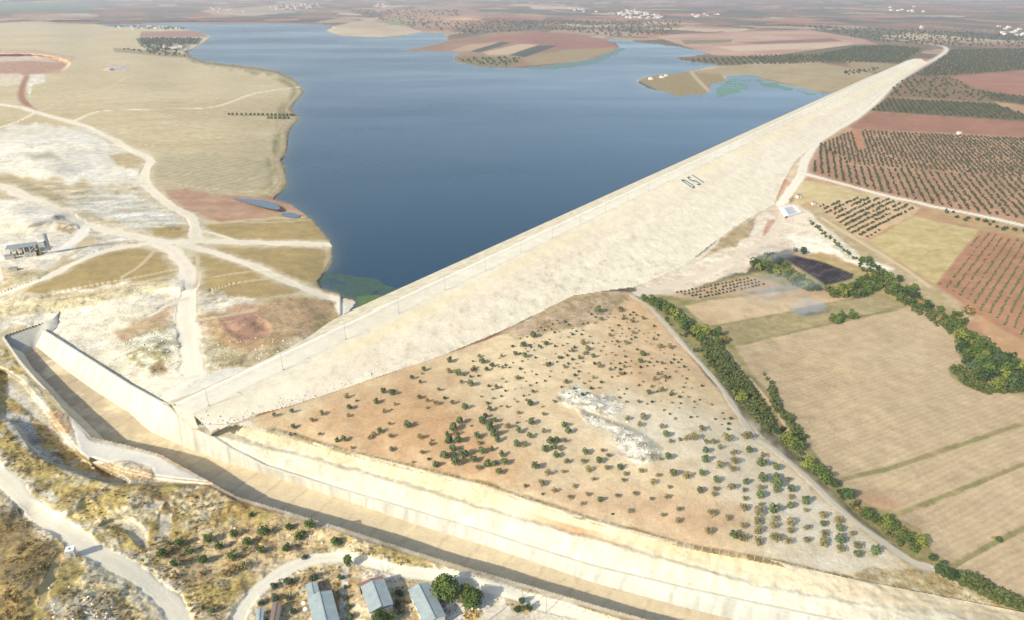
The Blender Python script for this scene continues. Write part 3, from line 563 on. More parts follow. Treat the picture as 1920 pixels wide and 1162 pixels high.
# quarry upper left
paint([(-60, 92), (60, 93), (142, 108), (130, 120), (110, 136), (60, 142), (-60, 140)], mott(C(172, 126, 100), C(196, 160, 130), str_ + W4), 2, 3, rough=1.5)
paint([(-60, 92), (60, 93), (142, 108), (126, 118), (100, 108), (50, 104), (-60, 106)], mott(C(214, 190, 156), C(190, 154, 122), W4 + W2), 1.5, 2, rough=2)
paint([(-60, 108), (70, 106), (108, 118), (60, 114), (-60, 120)], C(228, 216, 196), 2, 3, op=.6); paint([(-60, 138), (40, 140), (46, 158), (20, 162), (-60, 164)], C(222, 204, 172), 2, 3, rough=1.5)
paint([(56, 140), (82, 140), (85, 155), (60, 160), (52, 185), (48, 160)], lmg, 2, 3, rough=1.5); paint([(195, 118), (240, 126), (238, 136), (205, 134)], mott(C(226, 214, 196), C(180, 150, 130), W4), 2, 3, rough=1.5)
road([(67, 211), (50, 198), (40, 182), (42, 165), (50, 144)], 9, C(168, 122, 96), 'dirt_track', tracks=False)
# ---- near left, golden grass and rock
nl = mott(C(204, 180, 110), C(176, 154, 92), W1 * 0.5 + W2 * 0.6 + W4 * .5)
NEAR = [(-900, 640), (-60, 640), (7, 650), (60, 716), (120, 780), (171, 826), (252, 845), (305, 860), (396, 912), (446, 940), (640, 998), (808, 1052), (976, 1102), (1143, 1152), (1300, 1196), (1600, 1290), (2000, 1600), (-900, 1600)]
paint(NEAR, nl, 2, 1, rough=1.6, grain=0.8, name='dry_grassland')
rk = np.clip(0.5 + 3.2 * (W2 * .55 + W4 * .45 + fbm(X, Y, 16, 5, 51, CELL, .65) - .32), 0, 1)
mN = smooth_mask(NEAR, 2)
mixc(mN * rk * 0.62, mott(C(230, 216, 182), C(206, 192, 160), W4)); ROUGH[:] += mN * rk * 0.8
mixc(mN * np.clip((W1 * .6 + W4 * .4 + fbm(X, Y, 7, 5, 61, CELL, .65) - .3) * 5, 0, 1) * .7, mott(c_brush, C(176, 138, 70), W4))
paint([(-60, 935), (30, 935), (90, 1000), (120, 1050), (70, 1120), (60, 1170), (-60, 1200)], mott(C(176, 148, 92), C(140, 120, 80), W2 + W4), 8, 14, rough=1.8, op=.9)
paint([(90, 1130), (150, 1100), (210, 1110), (230, 1160), (120, 1180)], mott(C(206, 204, 190), C(170, 160, 130), W4 * 1.5), 8, 10, rough=2, op=.8)
paint([(10, 690), (50, 705), (110, 785), (150, 820), (260, 842), (395, 905), (290, 900), (215, 880), (170, 862), (120, 830), (40, 760), (10, 740)], mott(C(222, 214, 192), C(196, 184, 154), W2 + W4), 3, 4, rough=.5)
paint([(10, 768), (60, 775), (75, 840), (140, 880), (205, 890), (300, 903), (200, 905), (120, 880), (60, 850), (10, 800)], mott(C(200, 196, 182), C(180, 170, 146), W4), 4, 5)
paint([(85, 775), (125, 775), (140, 800), (130, 815), (100, 800)], mott(C(180, 140, 96), C(214, 196, 160), W4), 4, 5, rough=1.6); paint([(185, 870), (245, 862), (290, 880), (285, 896), (220, 890)], mott(C(190, 160, 118), C(220, 204, 172), W4), 4, 5, rough=1.6)
for pl in ([(186, 982), (245, 968), (278, 990), (275, 1028), (255, 1012), (225, 985)], [(300, 962), (325, 958), (312, 1010), (290, 1018)], [(275, 942), (305, 938), (300, 955), (280, 958)], [(68, 925), (95, 918), (110, 935), (100, 942)]):
    paint(pl, mott(C(226, 212, 180), C(204, 196, 172), W4), 3, 4, rough=.6)
paint([(290, 1030), (420, 985), (560, 965), (640, 1000), (600, 1040), (480, 1080), (330, 1085)], mott(C(218, 194, 156), C(190, 160, 108), W2 + W4 * .6), 12, 12, op=.7)
# camp ground
paint([(440, 1165), (470, 1120), (560, 1062), (640, 1046), (900, 1092), (1080, 1150), (1120, 1200), (430, 1200)], mott(C(190, 160, 104), C(216, 198, 160), W2 + W4 * .6), 3, 3)
paint([(866, 1092), (900, 1090), (990, 1122), (1070, 1150), (1110, 1200), (862, 1200), (905, 1150)], mott(C(232, 220, 196), C(222, 208, 182), W1), 3, 2, rough=.2, name='yard')
paint([(824, 1130), (845, 1120), (864, 1126), (872, 1145), (866, 1170), (830, 1190)], mott(C(230, 220, 200), C(214, 204, 184), W4), 2, 1, curve=True, name='yard')
paint([(945, 1120), (975, 1118), (1010, 1140), (990, 1150), (960, 1145)], mott(C(200, 172, 116), C(176, 152, 100), W4), 3, 3)
paint([(640, 1058), (655, 1062), (648, 1165), (636, 1165)], C(226, 212, 186), 2, 1)
paint([(662, 1080), (730, 1060), (745, 1085), (740, 1090)], C(228, 214, 188), 3, 2)
# ---- roads
road([(-60, 335), (6, 350), (50, 370), (100, 390), (161, 422), (235, 440), (285, 450), (319, 454), (369, 452), (436, 454), (537, 457), (621, 459)], 9.5, c_road, shoulder=c_lime)
road([(369, 450), (366, 427), (362, 410), (342, 397), (322, 388), (278, 352), (268, 332), (276, 312), (280, 299), (248, 282), (201, 258), (151, 235), (67, 211), (34, 201), (-60, 190)], 8.5, c_road, shoulder=c_lime2)
road([(138, 228), (168, 215), (201, 208), (302, 205), (386, 203), (430, 193), (470, 178), (520, 169), (560, 164)], 4.6, c_road)
road([(67, 211), (35, 228), (-20, 246)], 4.5, c_road); road([(74, 208), (134, 185), (181, 174), (215, 158), (238, 144)], 3.2, C(214, 196, 160), 'dirt_track', tracks=False)
road([(285, 455), (322, 470), (349, 501), (356, 531), (350, 558), (347, 591), (356, 642), (362, 685), (369, 702)], 9.5, C(248, 234, 206), shoulder=c_lime)
road([(285, 456), (201, 470), (134, 497), (84, 521), (-20, 560)], 6.0, C(244, 232, 204), shoulder=c_lime2)
road([(336, 457), (386, 470), (470, 497), (520, 521), (570, 541), (604, 554), (655, 566)], 7.0, c_road, shoulder=c_lime)
road([(366, 433), (403, 439), (446, 454)], 4, c_road, 'dirt_track'); road([(403, 420), (460, 413), (537, 410), (572, 407)], 3, C(214, 190, 150), 'dirt_track', tracks=False); road([(161, 422), (150, 445), (134, 457), (100, 478)], 8, c_roadw, 'dirt_track', tracks=False)
road([(268, 345), (200, 340), (150, 342), (90, 340)], 4, C(226, 214, 190), 'dirt_track', tracks=False)
road([(349, 560), (320, 570), (280, 590)], 4, C(228, 216, 190), 'dirt_track', tracks=False)
road([(369, 705), (330, 712), (280, 712)], 4, C(232, 222, 198), 'dirt_track', tracks=False)
road([(-60, 850), (7, 893), (50, 940), (101, 980), (151, 1014), (201, 1047), (252, 1074), (302, 1114), (336, 1158), (370, 1240)], 6.8, C(246, 234, 204), shoulder=c_lime)
road([(430, 1230), (446, 1158), (463, 1128), (487, 1101), (537, 1067), (587, 1049), (640, 1044), (674, 1050), (741, 1067), (808, 1076), (875, 1086), (942, 1108), (1009, 1128), (1076, 1148), (1160, 1180)], 5.0, C(244, 234, 206), shoulder=c_lime2)
road([(108, 1045), (100, 1070), (86, 1100), (78, 1130)], 1.5, C(206, 180, 128), 'dirt_track', tracks=False)
paint([(1462, 385), (1450, 384), (1466, 344), (1488, 304), (1520, 275), (1565, 241), (1609, 212), (1640, 187), (1680, 153), (1690, 150), (1645, 192), (1560, 252), (1525, 280), (1508, 325)], mott(C(226, 208, 176), C(196, 174, 134), W2), 2, 2)
paint([(1445, 340), (1470, 335), (1486, 345), (1478, 362), (1460, 374), (1444, 368)], C(196, 152, 120), 2, 2)
m16 = road([(1656, 72), (1700, 77), (1750, 84), (1774, 91), (1763, 105), (1716, 131), (1676, 158), (1642, 191), (1609, 218), (1565, 245), (1532, 268), (1511, 299), (1501, 329), (1481, 359), (1463, 385)], 9, C(238, 228, 204), shoulder=C(216, 196, 160))
road([(1503, 325), (1548, 337), (1599, 351), (1666, 369), (1716, 379), (1750, 388), (1830, 403), (1920, 424), (2200, 490)], 7, C(238, 230, 208), shoulder=C(210, 186, 150))
road([(1185, 555), (1225, 582), (1270, 632), (1347, 719), (1381, 769), (1414, 816), (1448, 839), (1515, 896), (1582, 960), (1649, 1010), (1712, 1054), (1745, 1064)], 3.6, C(216, 204, 178), shoulder=C(176, 156, 112))
road([(1363, 655), (1391, 692), (1424, 729), (1458, 769), (1470, 790), (1482, 808)], 2.6, C(204, 178, 140), 'dirt_track', tracks=False)
road([(700, 22), (740, 14), (760, 10)], 14, C(210, 196, 170), 'dirt_track', tracks=False); road([(400, 28), (470, 18), (510, 14), (530, 3)], 18, C(196, 176, 150), 'dirt_track', tracks=False)
road([(1735, 51), (1800, 54), (1920, 62)], 10, C(214, 204, 184), 'dirt_track', tracks=False)
for pts, w_ in (([(120, 545), (200, 530), (260, 520), (330, 505)], 1.6), ([(230, 520), (262, 500), (290, 470)], 1.6), ([(400, 520), (470, 510), (530, 512)], 1.4), ([(395, 545), (450, 530), (540, 520)], 1.3), ([(60, 565), (180, 548), (300, 522)], 2.2), ([(210, 545), (240, 535), (330, 528)], 1.6), ([(430, 415), (500, 418), (590, 412)], 1.5), ([(300, 60), (240, 66), (180, 70), (160, 80)], 5), ([(60, 60), (130, 70), (170, 76)], 4), ([(262, 270), (300, 275), (330, 274)], 2), ([(300, 340), (400, 356), (500, 362)], 2.2), ([(370, 600), (430, 590), (480, 580)], 3), ([(370, 480), (372, 520), (366, 540)], 2)): road(pts, w_, C(220, 202, 164), None, tracks=False, op=.65)
paint([(124, 774), (171, 824), (252, 844), (305, 859), (396, 909), (315, 904), (295, 898), (285, 873), (235, 863), (181, 866), (150, 848), (140, 812)], mott(C(232, 226, 208), C(222, 214, 194), W2), 2, 1.5, rough=.1, grain=.2)
# field verges
for pts in ([(1572, 899), (1620, 888), (1666, 877), (1740, 853), (1800, 832), (1908, 795)], [(1680, 964), (1760, 936), (1850, 897), (1920, 868), (2000, 838)], [(1787, 1060), (1850, 1024), (1920, 989), (2000, 950)], [(1390, 644), (1470, 626), (1560, 604), (1700, 574)], [(1330, 612), (1430, 595), (1515, 579), (1570, 567), (1620, 557)]):
    m, D = line_mask(pts, 2.6, jit=.8); mixc(m * np.clip(.55 + W4 * 1.2 + W2 * .5, 0, .9), mott(C(134, 122, 82), C(174, 152, 108), W2))
lh = seg_dist(U, V, HOLE, True); mh = (1 - sstep(4, 9, lh + WV * 3)) * (U < 1300) * (V > 740) * (V < 1200); mixc(mh * .7, mott(C(224, 214, 188), C(190, 172, 132), W4 + W2))
# DOTS: scrub on the poor ground
ALBG[:] = np.clip(ALBG, 0.01, 0.82)
# ---------------------------------------------------------------- relief
def hill(px, py, r, h, asp=1.0, ang=0.0, p=1.0):
    c = un(px, py, zbase(px, py)); dx = X - c[0]; dy = Y - c[1]; co, si = math.cos(ang), math.sin(ang)
    a = dx * co + dy * si; b = (-dx * si + dy * co) / asp
    return h * np.exp(-((a * a + b * b) / (r * r)) ** p)
RZ = np.zeros(U.shape)
for a in [(60, 418, 17, 9, 1, 0, .8), (98, 405, 9, 6, 1, 0, .7), (30, 400, 15, 6, 1, 0, .8), (75, 262, 45, 5, 1, .2), (100, 305, 34, 7, 1, 0), (95, 322, 20, 6, 1, 0.3), (30, 270, 40, 5, 1, 0), (160, 270, 30, 4, 1, 0), (60, 300, 14, 3, 1, 0), (180, 300, 16, 3, 1, 0), (330, 540, 10, 5, .7, 0), (310, 555, 8, -3, 1, 0), (445, 605, 12, 3, 1, 0), (290, 650, 10, 2.5, 1, 0), (205, 130, 12, 5, 1, 0), (222, 127, 14, 4, 1, 0),
          (1200, 845, 7, 1.3, 1.6, 0), (1170, 815, 8, 1, 1, 0), (1110, 750, 7, 1.2, 1.2, 0), (1075, 742, 5, 1, 1, 0), (130, 420, 10, 3, 1, 0),
          (15, 1110, 14, 5, 1, 0), (60, 960, 6, -2.5, 1, 0), (230, 940, 12, 2, 1, 0), (125, 955, 4, 2.5, 1, 0), (170, 1140, 12, 2.5, 1, 0), (700, 1025, 16, 1.8, .25, -.42), (880, 1078, 16, 1.8, .25, -.42), (560, 985, 18, 1.5, .3, -.3)]:
    RZ += hill(*a) * (.55 if a[1] < 600 and a[0] < 400 else 1)
def pit(poly, depth, feather, edge=2, curve=True):
    global RZ
    RZ = RZ + depth * smooth_mask(poly, feather, edge, curve)
pit([(-30, 780), (20, 788), (44, 814), (67, 847), (101, 867), (151, 885), (208, 904), (240, 902), (181, 872), (146, 846), (112, 800), (72, 752), (32, 707), (-30, 690)], -5.0, 4, 1)
pit([(208, 904), (255, 907), (312, 908), (396, 906), (300, 893), (235, 880), (170, 858)], -2.8, 3, 1)
pit([(-60, 108), (60, 104), (130, 118), (105, 134), (50, 142), (-60, 140)], -7, 3)
pit([(412, 598), (455, 582), (500, 606), (500, 622), (455, 634)], -.9, 8)
pit([(186, 985), (240, 970), (275, 1000), (270, 1026), (235, 995)], -1.2, 3)
amp = np.clip(1.0 - CELL / 6, 0.15, 1)
RZ += ROUGH * amp * (0.20 * W2 + 0.3 * np.abs(W1) * (ROUGH > .8) + 0.15 * W4)
RZ += 0.9 * fbm(X, Y, 60, 3, 71, CELL) * (1 - sstep(0.1, .3, np.zeros_like(X) + (ROUGH < .12))) * 0.5
# far hills: gentle relief behind the lake
farm = sstep(70, 20, V) * (V < 70)
RZ += farm * (10 * fbm(X, Y, 1600, 3, 81) + 6) * ((U > 600) | (V < 40))
RZ += sstep(60, 40, V) * np.exp(-((U - 870) / 90) ** 2 - ((V - 28) / 12) ** 2) * 22 + np.exp(-((U - 1000) / 100) ** 2 - ((V - 80) / 14) ** 2) * 7
RZ += np.exp(-((U - 670) / 50) ** 2 - ((V - 56) / 7) ** 2) * 5
dlk = seg_dist(U, V, LAKEA, True) * np.where(inside(U, V, LAKEA), -1, 1)        # <0 in the water
kk2 = np.clip(V / 250, 0.08, 1.2)
dlk = dlk + kk2 * (2.4 * fbm(X, Y, 26, 4, 401, CELL)) * (np.abs(dlk) < 30) * ((U < 640) | (V < 170))
RZ = np.where(dlk > 0, RZ * sstep(0, 12 * kk2, dlk), 0)
Zt = Zg + RZ
Zt = np.where(dlk > 0, np.maximum(Zt, np.where((V < 640) & ((U < 640) | ((V < 175) & (U < 1600))), 0.04 + np.minimum(0.02 * dlk, .25) - 3 * sstep(60, 120, dlk), -99)), np.maximum(-7.0, -0.15 + dlk * 0.18 / kk2))
# below the dam body keep the ground under the embankment
s_, d_ = dam_coords(X, Y)
under = (d_ > -22) & (s_ > -240) & (U > 345) & (V > 90) & (V < 800) & (U < 1705)
ad = (U - CX) / F; bd = -(V - CY) / F; dyd = cP + bd * sP; dzd = -sP + bd * cP
ka = ad * DN[0] + dyd * DN[1]; k0 = (0 - A0[0]) * DN[0] + (0 - A0[1]) * DN[1]
tf = (CRZ + CW / SLOPE - k0 / SLOPE - CAMH) / (dzd + ka / SLOPE); ZFACE = CAMH + dzd * tf        # height of the embankment face under each point
TOEL = np.array([(x, y) for x, y in TOE]); FPOLY = np.array([(360, 765), (640, 622), (1577, 181), (1690, 129), (1700, 135)] + TOE[::-1]); din = inside(U, V, FPOLY)
dt_ = np.full(U.shape, 99.0); bbt = (U > 340) & (U < 1760) & (V > 110) & (V < 840); dt_[bbt] = seg_dist(U[bbt], V[bbt], TOEL)
Zt = np.where(din, np.minimum(Zt, ZFACE - .25), Zt); wt_ = sstep(0, 1, dt_ / (16 * np.clip(V / 500, .2, 1.3))); Zt = np.where(bbt & ~din & (dt_ < 30), (ZFACE + .08) * (1 - wt_) + Zt * wt_, Zt)
hm = inside(U, V, HOLE) & (seg_dist(U, V, HOLE, True) > 1.5)
Zt = np.where(hm, -36.0, Zt)
PT = un(U, V, Zt)
def ground_at(px, py):
    """height of the built ground under a picture point"""
    i = np.searchsorted(vs, py); j = np.searchsorted(us, px)
    i = int(np.clip(i, 1, NR - 1)); j = int(np.clip(j, 1, NC - 1))
    fy = (py - vs[i-1]) / (vs[i] - vs[i-1]); fx = (px - us[j-1]) / (us[j] - us[j-1])
    a = Zt[i-1, j-1] * (1 - fx) + Zt[i-1, j] * fx; b = Zt[i, j-1] * (1 - fx) + Zt[i, j] * fx
    return float(a * (1 - fy) + b * fy)
def on(px, py, dz=0.0):
    p = un(px, py, ground_at(px, py)); return Vector((float(p[0]), float(p[1]), float(p[2]) + dz))
idx = np.arange(NR * NC).reshape(NR, NC)
Qd = np.stack([idx[1:, :-1], idx[1:, 1:], idx[:-1, 1:], idx[:-1, :-1]], -1)
fz = ZONE[:-1, :-1]; PF = PT.reshape(-1, 3); CF = ALBG.reshape(-1, 3); GF = GR.ravel()
GF = (GR + .45 * np.clip(ROUGH, 0, 2) * (ROUGH > .35)).ravel()
for zi, zn in enumerate(ZNAMES):
    q = Qd[fz == zi]
    if len(q) < 3: continue
    o = grid_object(zn, PF, q.reshape(-1, 4), M_GROUND, CF, GF); o['kind'] = 'structure'
# ---- lake surface
wm = (dlk < 5 * kk2 + 1.5) | (inside(U, V, np.array([(616, 613), (1577, 175), (1590, 190), (640, 660), (600, 625)])))
PW = un(U, V, 0 * U).reshape(-1, 3)
lake_q = Qd[wm[:-1, :-1] & (V[:-1, :-1] > 30)]
M_WATER, t, b = nt('lake_water', 0.12, 0.5)
geo = t.nodes.new('ShaderNodeNewGeometry')
mp = t.nodes.new('ShaderNodeMapping'); mp.inputs['Scale'].default_value = (0.35, 1.0, 1); mp.inputs['Rotation'].default_value = (0, 0, 0.35); t.links.new(geo.outputs['Position'], mp.inputs[0])
n1 = noise_node(t, 0.35, 4, 0.6, mp.outputs[0]); n2 = noise_node(t, 0.004, 4, 0.55, mp.outputs[0])
cr = t.nodes.new('ShaderNodeValToRGB'); e = cr.color_ramp.elements
e[0].position = .22; e[0].color = (0.008, 0.034, 0.058, 1); e[1].position = .85; e[1].color = (0.015, 0.050, 0.074, 1)
mp2 = t.nodes.new('ShaderNodeMapping'); mp2.inputs['Scale'].default_value = (0.25, 1.0, 1); mp2.inputs['Rotation'].default_value = (0, 0, -0.25); t.links.new(geo.outputs['Position'], mp2.inputs[0])
n4 = noise_node(t, 0.02, 6, 0.65, mp2.outputs[0]); mxa = t.nodes.new('ShaderNodeMix'); mxa.data_type = 'FLOAT'; mxa.inputs[0].default_value = .2; t.links.new(n2.outputs[0], mxa.inputs[2]); t.links.new(n4.outputs[0], mxa.inputs[3])
t.links.new(mxa.outputs[0], cr.inputs[0]); sa = t.nodes.new('ShaderNodeAttribute'); sa.attribute_name = 'grain'; mxc = t.nodes.new('ShaderNodeMix'); mxc.data_type = 'RGBA'; mxc.inputs[7].default_value = (.085, .105, .075, 1)
t.links.new(sa.outputs['Fac'], mxc.inputs[0]); t.links.new(cr.outputs[0], mxc.inputs[6]); t.links.new(mxc.outputs[2], b.inputs['Base Color'])
mr = t.nodes.new('ShaderNodeMapRange'); mr.inputs[3].default_value = .17; mr.inputs[4].default_value = .30; t.links.new(mxa.outputs[0], mr.inputs[0]); mr.inputs[1].default_value = .35; mr.inputs[2].default_value = .65; t.links.new(mr.outputs[0], b.inputs['Roughness'])
bp = t.nodes.new('ShaderNodeBump'); bp.inputs['Strength'].default_value = .14; bp.inputs['Distance'].default_value = .2; t.links.new(n1.outputs[0], bp.inputs['Height']); t.links.new(bp.outputs[0], b.inputs['Normal'])
b.inputs['IOR'].default_value = 1.33
shal = np.clip(np.exp(-np.maximum(-dlk, 0) / (9 * kk2)) * .8 * ((U < 700) | (V < 175)) + .25 * fringe * 0, 0, 1); o = grid_object('lake', PW, lake_q, M_WATER, None, shal.ravel()); o['kind'] = 'structure'
M_POND, _t, _b = nt('muddy_pond_water', .15, .5); _b.inputs['Base Color'].default_value = (.10, .13, .14, 1)
# small clay ponds
for pl, cc in (([(436, 373), (470, 374), (505, 378), (524, 388), (520, 394), (497, 390), (460, 380)], 0), ([(528, 401), (545, 399), (562, 404), (556, 409), (535, 408)], 0)):
    c0 = [un(x, y, ground_at(484, 386) + .0) for x, y in catmull(pl, 4, True)]
    zz = max(ground_at(x, y) for x, y in pl) + .03
    mb = MB(); pts = [tuple(un(x, y, zz)) for x, y in catmull(pl, 4, True)]; n = len(pts)
    mb.add(pts, [tuple(range(n))]); o = mb.build('pond', M_POND); o['kind'] = 'structure'
# ---- water weed: mats floating in the shallows
def weedmat(name, a, b_): return flat_mat(name, a, 0.6, b_, 0.25, 0.3)
def weed(poly, mat, name, thr, edge=4, z=.05, lab=None):
    m = smooth_mask(poly, 4, edge, True); m = m * (0.45 + 1.1 * fbm(X, Y, 16, 6, 91 + thr, CELL, .7)); q = Qd[(m > thr)[:-1, :-1] & (dlk < 3)[:-1, :-1]]
    if len(q): o = grid_object(name, un(U, V, 0 * U + z).reshape(-1, 3), q, mat); tag(o, lab, 'water weed', None, 'stuff')
weed([(590, 528), (620, 505), (655, 518), (700, 524), (728, 540), (756, 549), (700, 580), (650, 605), (612, 618), (640, 598), (672, 570), (640, 548)], weedmat('dark_weed', (66, 90, 76), .25), 'water_weed', .3, lab='dark green underwater weed in the corner between dam and shore')
weed([(655, 560), (700, 556), (730, 560), (690, 588), (640, 612), (616, 616), (650, 596), (672, 575)], weedmat('green_weed', (94, 116, 62), .25), 'water_weed', .42, z=.1, lab='green weed mat beside the round white gravel pad')
weed([(614, 604), (650, 592), (672, 588), (655, 606), (625, 618), (610, 618)], weedmat('bright_weed', (120, 158, 64), .2), 'water_weed', .2, z=.15, lab='bright green weed at the foot of the dam near its left end')
weed([(1342, 172), (1362, 152), (1402, 150), (1398, 165), (1380, 176), (1350, 180)], weedmat('pale_weed', (104, 146, 116), .2), 'water_weed', .3, 2, lab='pale green weed patch in the bay beside the small headland')
weed([(1416, 148), (1440, 152), (1500, 170), (1562, 178), (1550, 186), (1480, 170), (1425, 160)], weedmat('pale_weed2', (108, 140, 116), .2), 'water_weed', .3, 2, lab='pale green weed band along the far bay shore')
weed([(985, 126), (1060, 118), (1110, 110), (1160, 92), (1166, 96), (1110, 118), (1040, 128)], weedmat('teal_weed', (104, 134, 122), .15), 'water_weed', .15, 1.5, lab='green shallow weed along the red field peninsula')
# ---- embankment dam
_a = un(318, 757, 6.5); _b = un(398, 815, 2.0); EA = dam_coords(_a[0], _a[1]); EB = dam_coords(_b[0], _b[1]); print('dam end', EA, EB)
S0, S1 = float(min(EA[0], EB[0])), float(np.linalg.norm(un(1716, 113, CRZ)[:2] - A0)) + 30
ss = [S0]
while ss[-1] < S1: ss.append(ss[-1] + max(0.8, min(9, (ss[-1] + 420) / 420)))
ss = np.array(ss)
dd = np.concatenate([np.linspace(-34, -.6, 12), [-.55, -.05, 0, .0, 1.0, 1.6], np.linspace(2.2, CW - .5, 8), [CW - .25, CW], CW + 0.9 + np.arange(0, 100) * 0.95])
def damz(s, d):
    z = np.where(d < 0, CRZ + d / 3.0, np.where(d <= CW, CRZ, CRZ - (d - CW) / SLOPE))
    z = z + np.where((d > -.56) & (d < 0.01), 0.45, 0)                     # parapet kerb on the lake side
    end = np.clip((s - (S1 - 380)) / 380, 0, 1)
    return z
SS, DDm = np.meshgrid(ss, dd)
s0d = EA[0] + (DDm - EA[1]) * (EB[0] - EA[0]) / (EB[1] - EA[1])
SS = s0d + (SS - S0) * (S1 - s0d) / (S1 - S0)
XD = A0[0] + SS * DD[0] + DDm * DN[0]; YD = A0[1] + SS * DD[1] + DDm * DN[1]
dc = np.maximum(np.gradient(SS, axis=1), 1.0)
g1 = fbm(SS * .18, DDm * 1.3, 9, 4, 101, dc * .3); g2 = fbm(SS, DDm, 3.2, 4, 102, dc * .8); g3 = fbm(SS * .4, DDm, 40, 3, 103); g4 = fbm(SS * .5, DDm * .9, 1.7, 2, 104, dc * .5)
ZD = damz(SS, DDm); face = (DDm > CW + 1)
h = np.clip((DDm - CW) / 60, 0, 1)
ZD = ZD + face * (0.03 * g1 + (0.03 + .07 * h) * g2 + .04 * g4)
colD = mott(C(240, 229, 202), C(230, 214, 184), g1 * .7 + g3 * .5 + g4 * .5)
low = sstep(.18, .5, h + .12 * g3)[..., None]; colD = colD * (1 - low) + mott(C(240, 231, 207), C(226, 212, 184), g2 * .6 + g1 * .5 + g4 * .3) * low
pk = np.exp(-((h - .3 - .03 * g3) / .07) ** 2)[..., None] * .35; colD = colD * (1 - pk) + C(230, 210, 188) * pk
st = np.clip((g4 + g2 * .6 - .75) * 2.2, 0, 1)[..., None] * np.clip(h * 2 + .1, 0, 1)[..., None]; colD = colD * (1 - .45 * st) + C(176, 160, 132) * .45 * st
yl = np.exp(-((h - .09) / .05) ** 2)[..., None] * np.clip(.5 + g3, 0, 1)[..., None] * .6; colD = colD * (1 - yl) + C(240, 222, 176) * yl
cr_ = (DDm <= CW + .1); colD[cr_] = mott(C(226, 219, 198), C(214, 204, 182), g3 + g2 * .6)[cr_]
colD[(DDm > -.6) & (DDm < .05)] = C(244, 240, 226); colD[DDm < -.6] = mott(C(222, 210, 184), C(190, 178, 150), g2)[DDm < -.6]
ed = (DDm > CW - .6) & (DDm <= CW); colD[ed] = C(214, 206, 186); colD[(DDm > 2.0) & (DDm < 2.8)] *= .9
idd = np.arange(SS.size).reshape(SS.shape); Q = np.stack([idd[1:, :-1], idd[1:, 1:], idd[:-1, 1:], idd[:-1, :-1]], -1).reshape(-1, 4)
_p = proj(np.stack([XD, YD, ZD], -1).reshape(-1, 3)); _in = inside(_p[:, 0], _p[:, 1], HOLE) & (SS.ravel() < 40); Q = Q[~_in[Q].any(axis=1)]
colD = np.minimum(colD * np.array([1.2, 1.19, 1.14]), .8)
dam = grid_object('embankment_dam', np.stack([XD, YD, ZD], -1).reshape(-1, 3), Q[:, ::1], M_ROCKY, np.clip(colD, .01, .82).reshape(-1, 3), (.5 + .22 * face * np.clip(h * 3, .2, 1)).ravel())
tag(dam, 'long straight cream rockfill dam embankment holding back the lake', 'dam')
# letters laid in dark stones on the slope:  D S I with a dot
def face_pt(px, py, lift=.35):
    z = face_hit(px, py); p = un(px, py, z); s, d = dam_coords(p[0], p[1]); return np.array([p[0], p[1], CRZ - (d - CW) / SLOPE + lift])
def fp(s, d, lift=.3): return Vector((A0[0] + s * DD[0] + d * DN[0], A0[1] + s * DD[1] + d * DN[1], CRZ - (d - CW) / SLOPE + lift))
def stroke_letter(strokes, w, label):
    mb = MB()
    for st_ in strokes:
        for a, b_ in zip(st_[:-1], st_[1:]):
            a3, b3 = fp(*a), fp(*b_); dv = (b3 - a3).normalized(); nn = Vector((DN[0], DN[1], -1 / SLOPE)).normalized().cross(Vector((DD[0], DD[1], 0))).normalized(); sd = dv.cross(nn).normalized() * w / 2
            a3 -= dv * w * .4; b3 += dv * w * .4; up = Vector((0, 0, .3))
            vs_ = [a3 - sd - up, a3 + sd - up, b3 + sd - up, b3 - sd - up, a3 - sd + up, a3 + sd + up, b3 + sd + up, b3 - sd + up]
            mb.add(vs_, [(3, 2, 1, 0), (4, 5, 6, 7), (0, 1, 5, 4), (1, 2, 6, 5), (2, 3, 7, 6), (3, 0, 4, 7)])
    o = mb.build('stone_letter', M_SLATE); tag(o, label, 'letter', 'dark stone letters on the dam slope'); return o
def sd_(px, py):
    p = un(px, py, face_hit(px, py)); a = dam_coords(p[0], p[1]); return float(a[0]), float(a[1])
q0 = sd_(1278.5, 340); q1 = sd_(1296, 355.5); q2 = sd_(1298, 330); q3 = sd_(1314, 345)
print('letters', q0, q1, q2, q3)
d0 = (q0[1] + q2[1]) / 2; d1 = (q1[1] + q3[1]) / 2; 
def letter_xy(s0, w_, lst): return [[(s0 + x * w_, d0 + y * (d1 - d0)) for x, y in l] for l in lst]
sl_ = (q2[0] - q0[0])
Wd = sl_ * .2
arc = [(0, 0), (.55, 0), (.9, .12), (1, .3), (1, .7), (.9, .88), (.55, 1), (0, 1), (0, 0)]
stroke_letter(letter_xy(q0[0], Wd, [arc]), .95, 'dark blue green stone letter D nearest the left on the dam slope')
stroke_letter(letter_xy(q0[0] + sl_ * .52, Wd, [[(1, .1), (.8, 0), (.2, 0), (0, .15), (0, .35), (.25, .48), (.75, .55), (1, .68), (1, .88), (.8, 1), (.2, 1), (0, .9)]]), .95, 'dark blue green stone letter S in the middle on the dam slope')
stroke_letter(letter_xy(q0[0] + sl_ * 1.0, Wd, [[(.1, 0), (.1, 1)]]), 1.0, 'dark blue green stone letter I nearest the right on the dam slope')
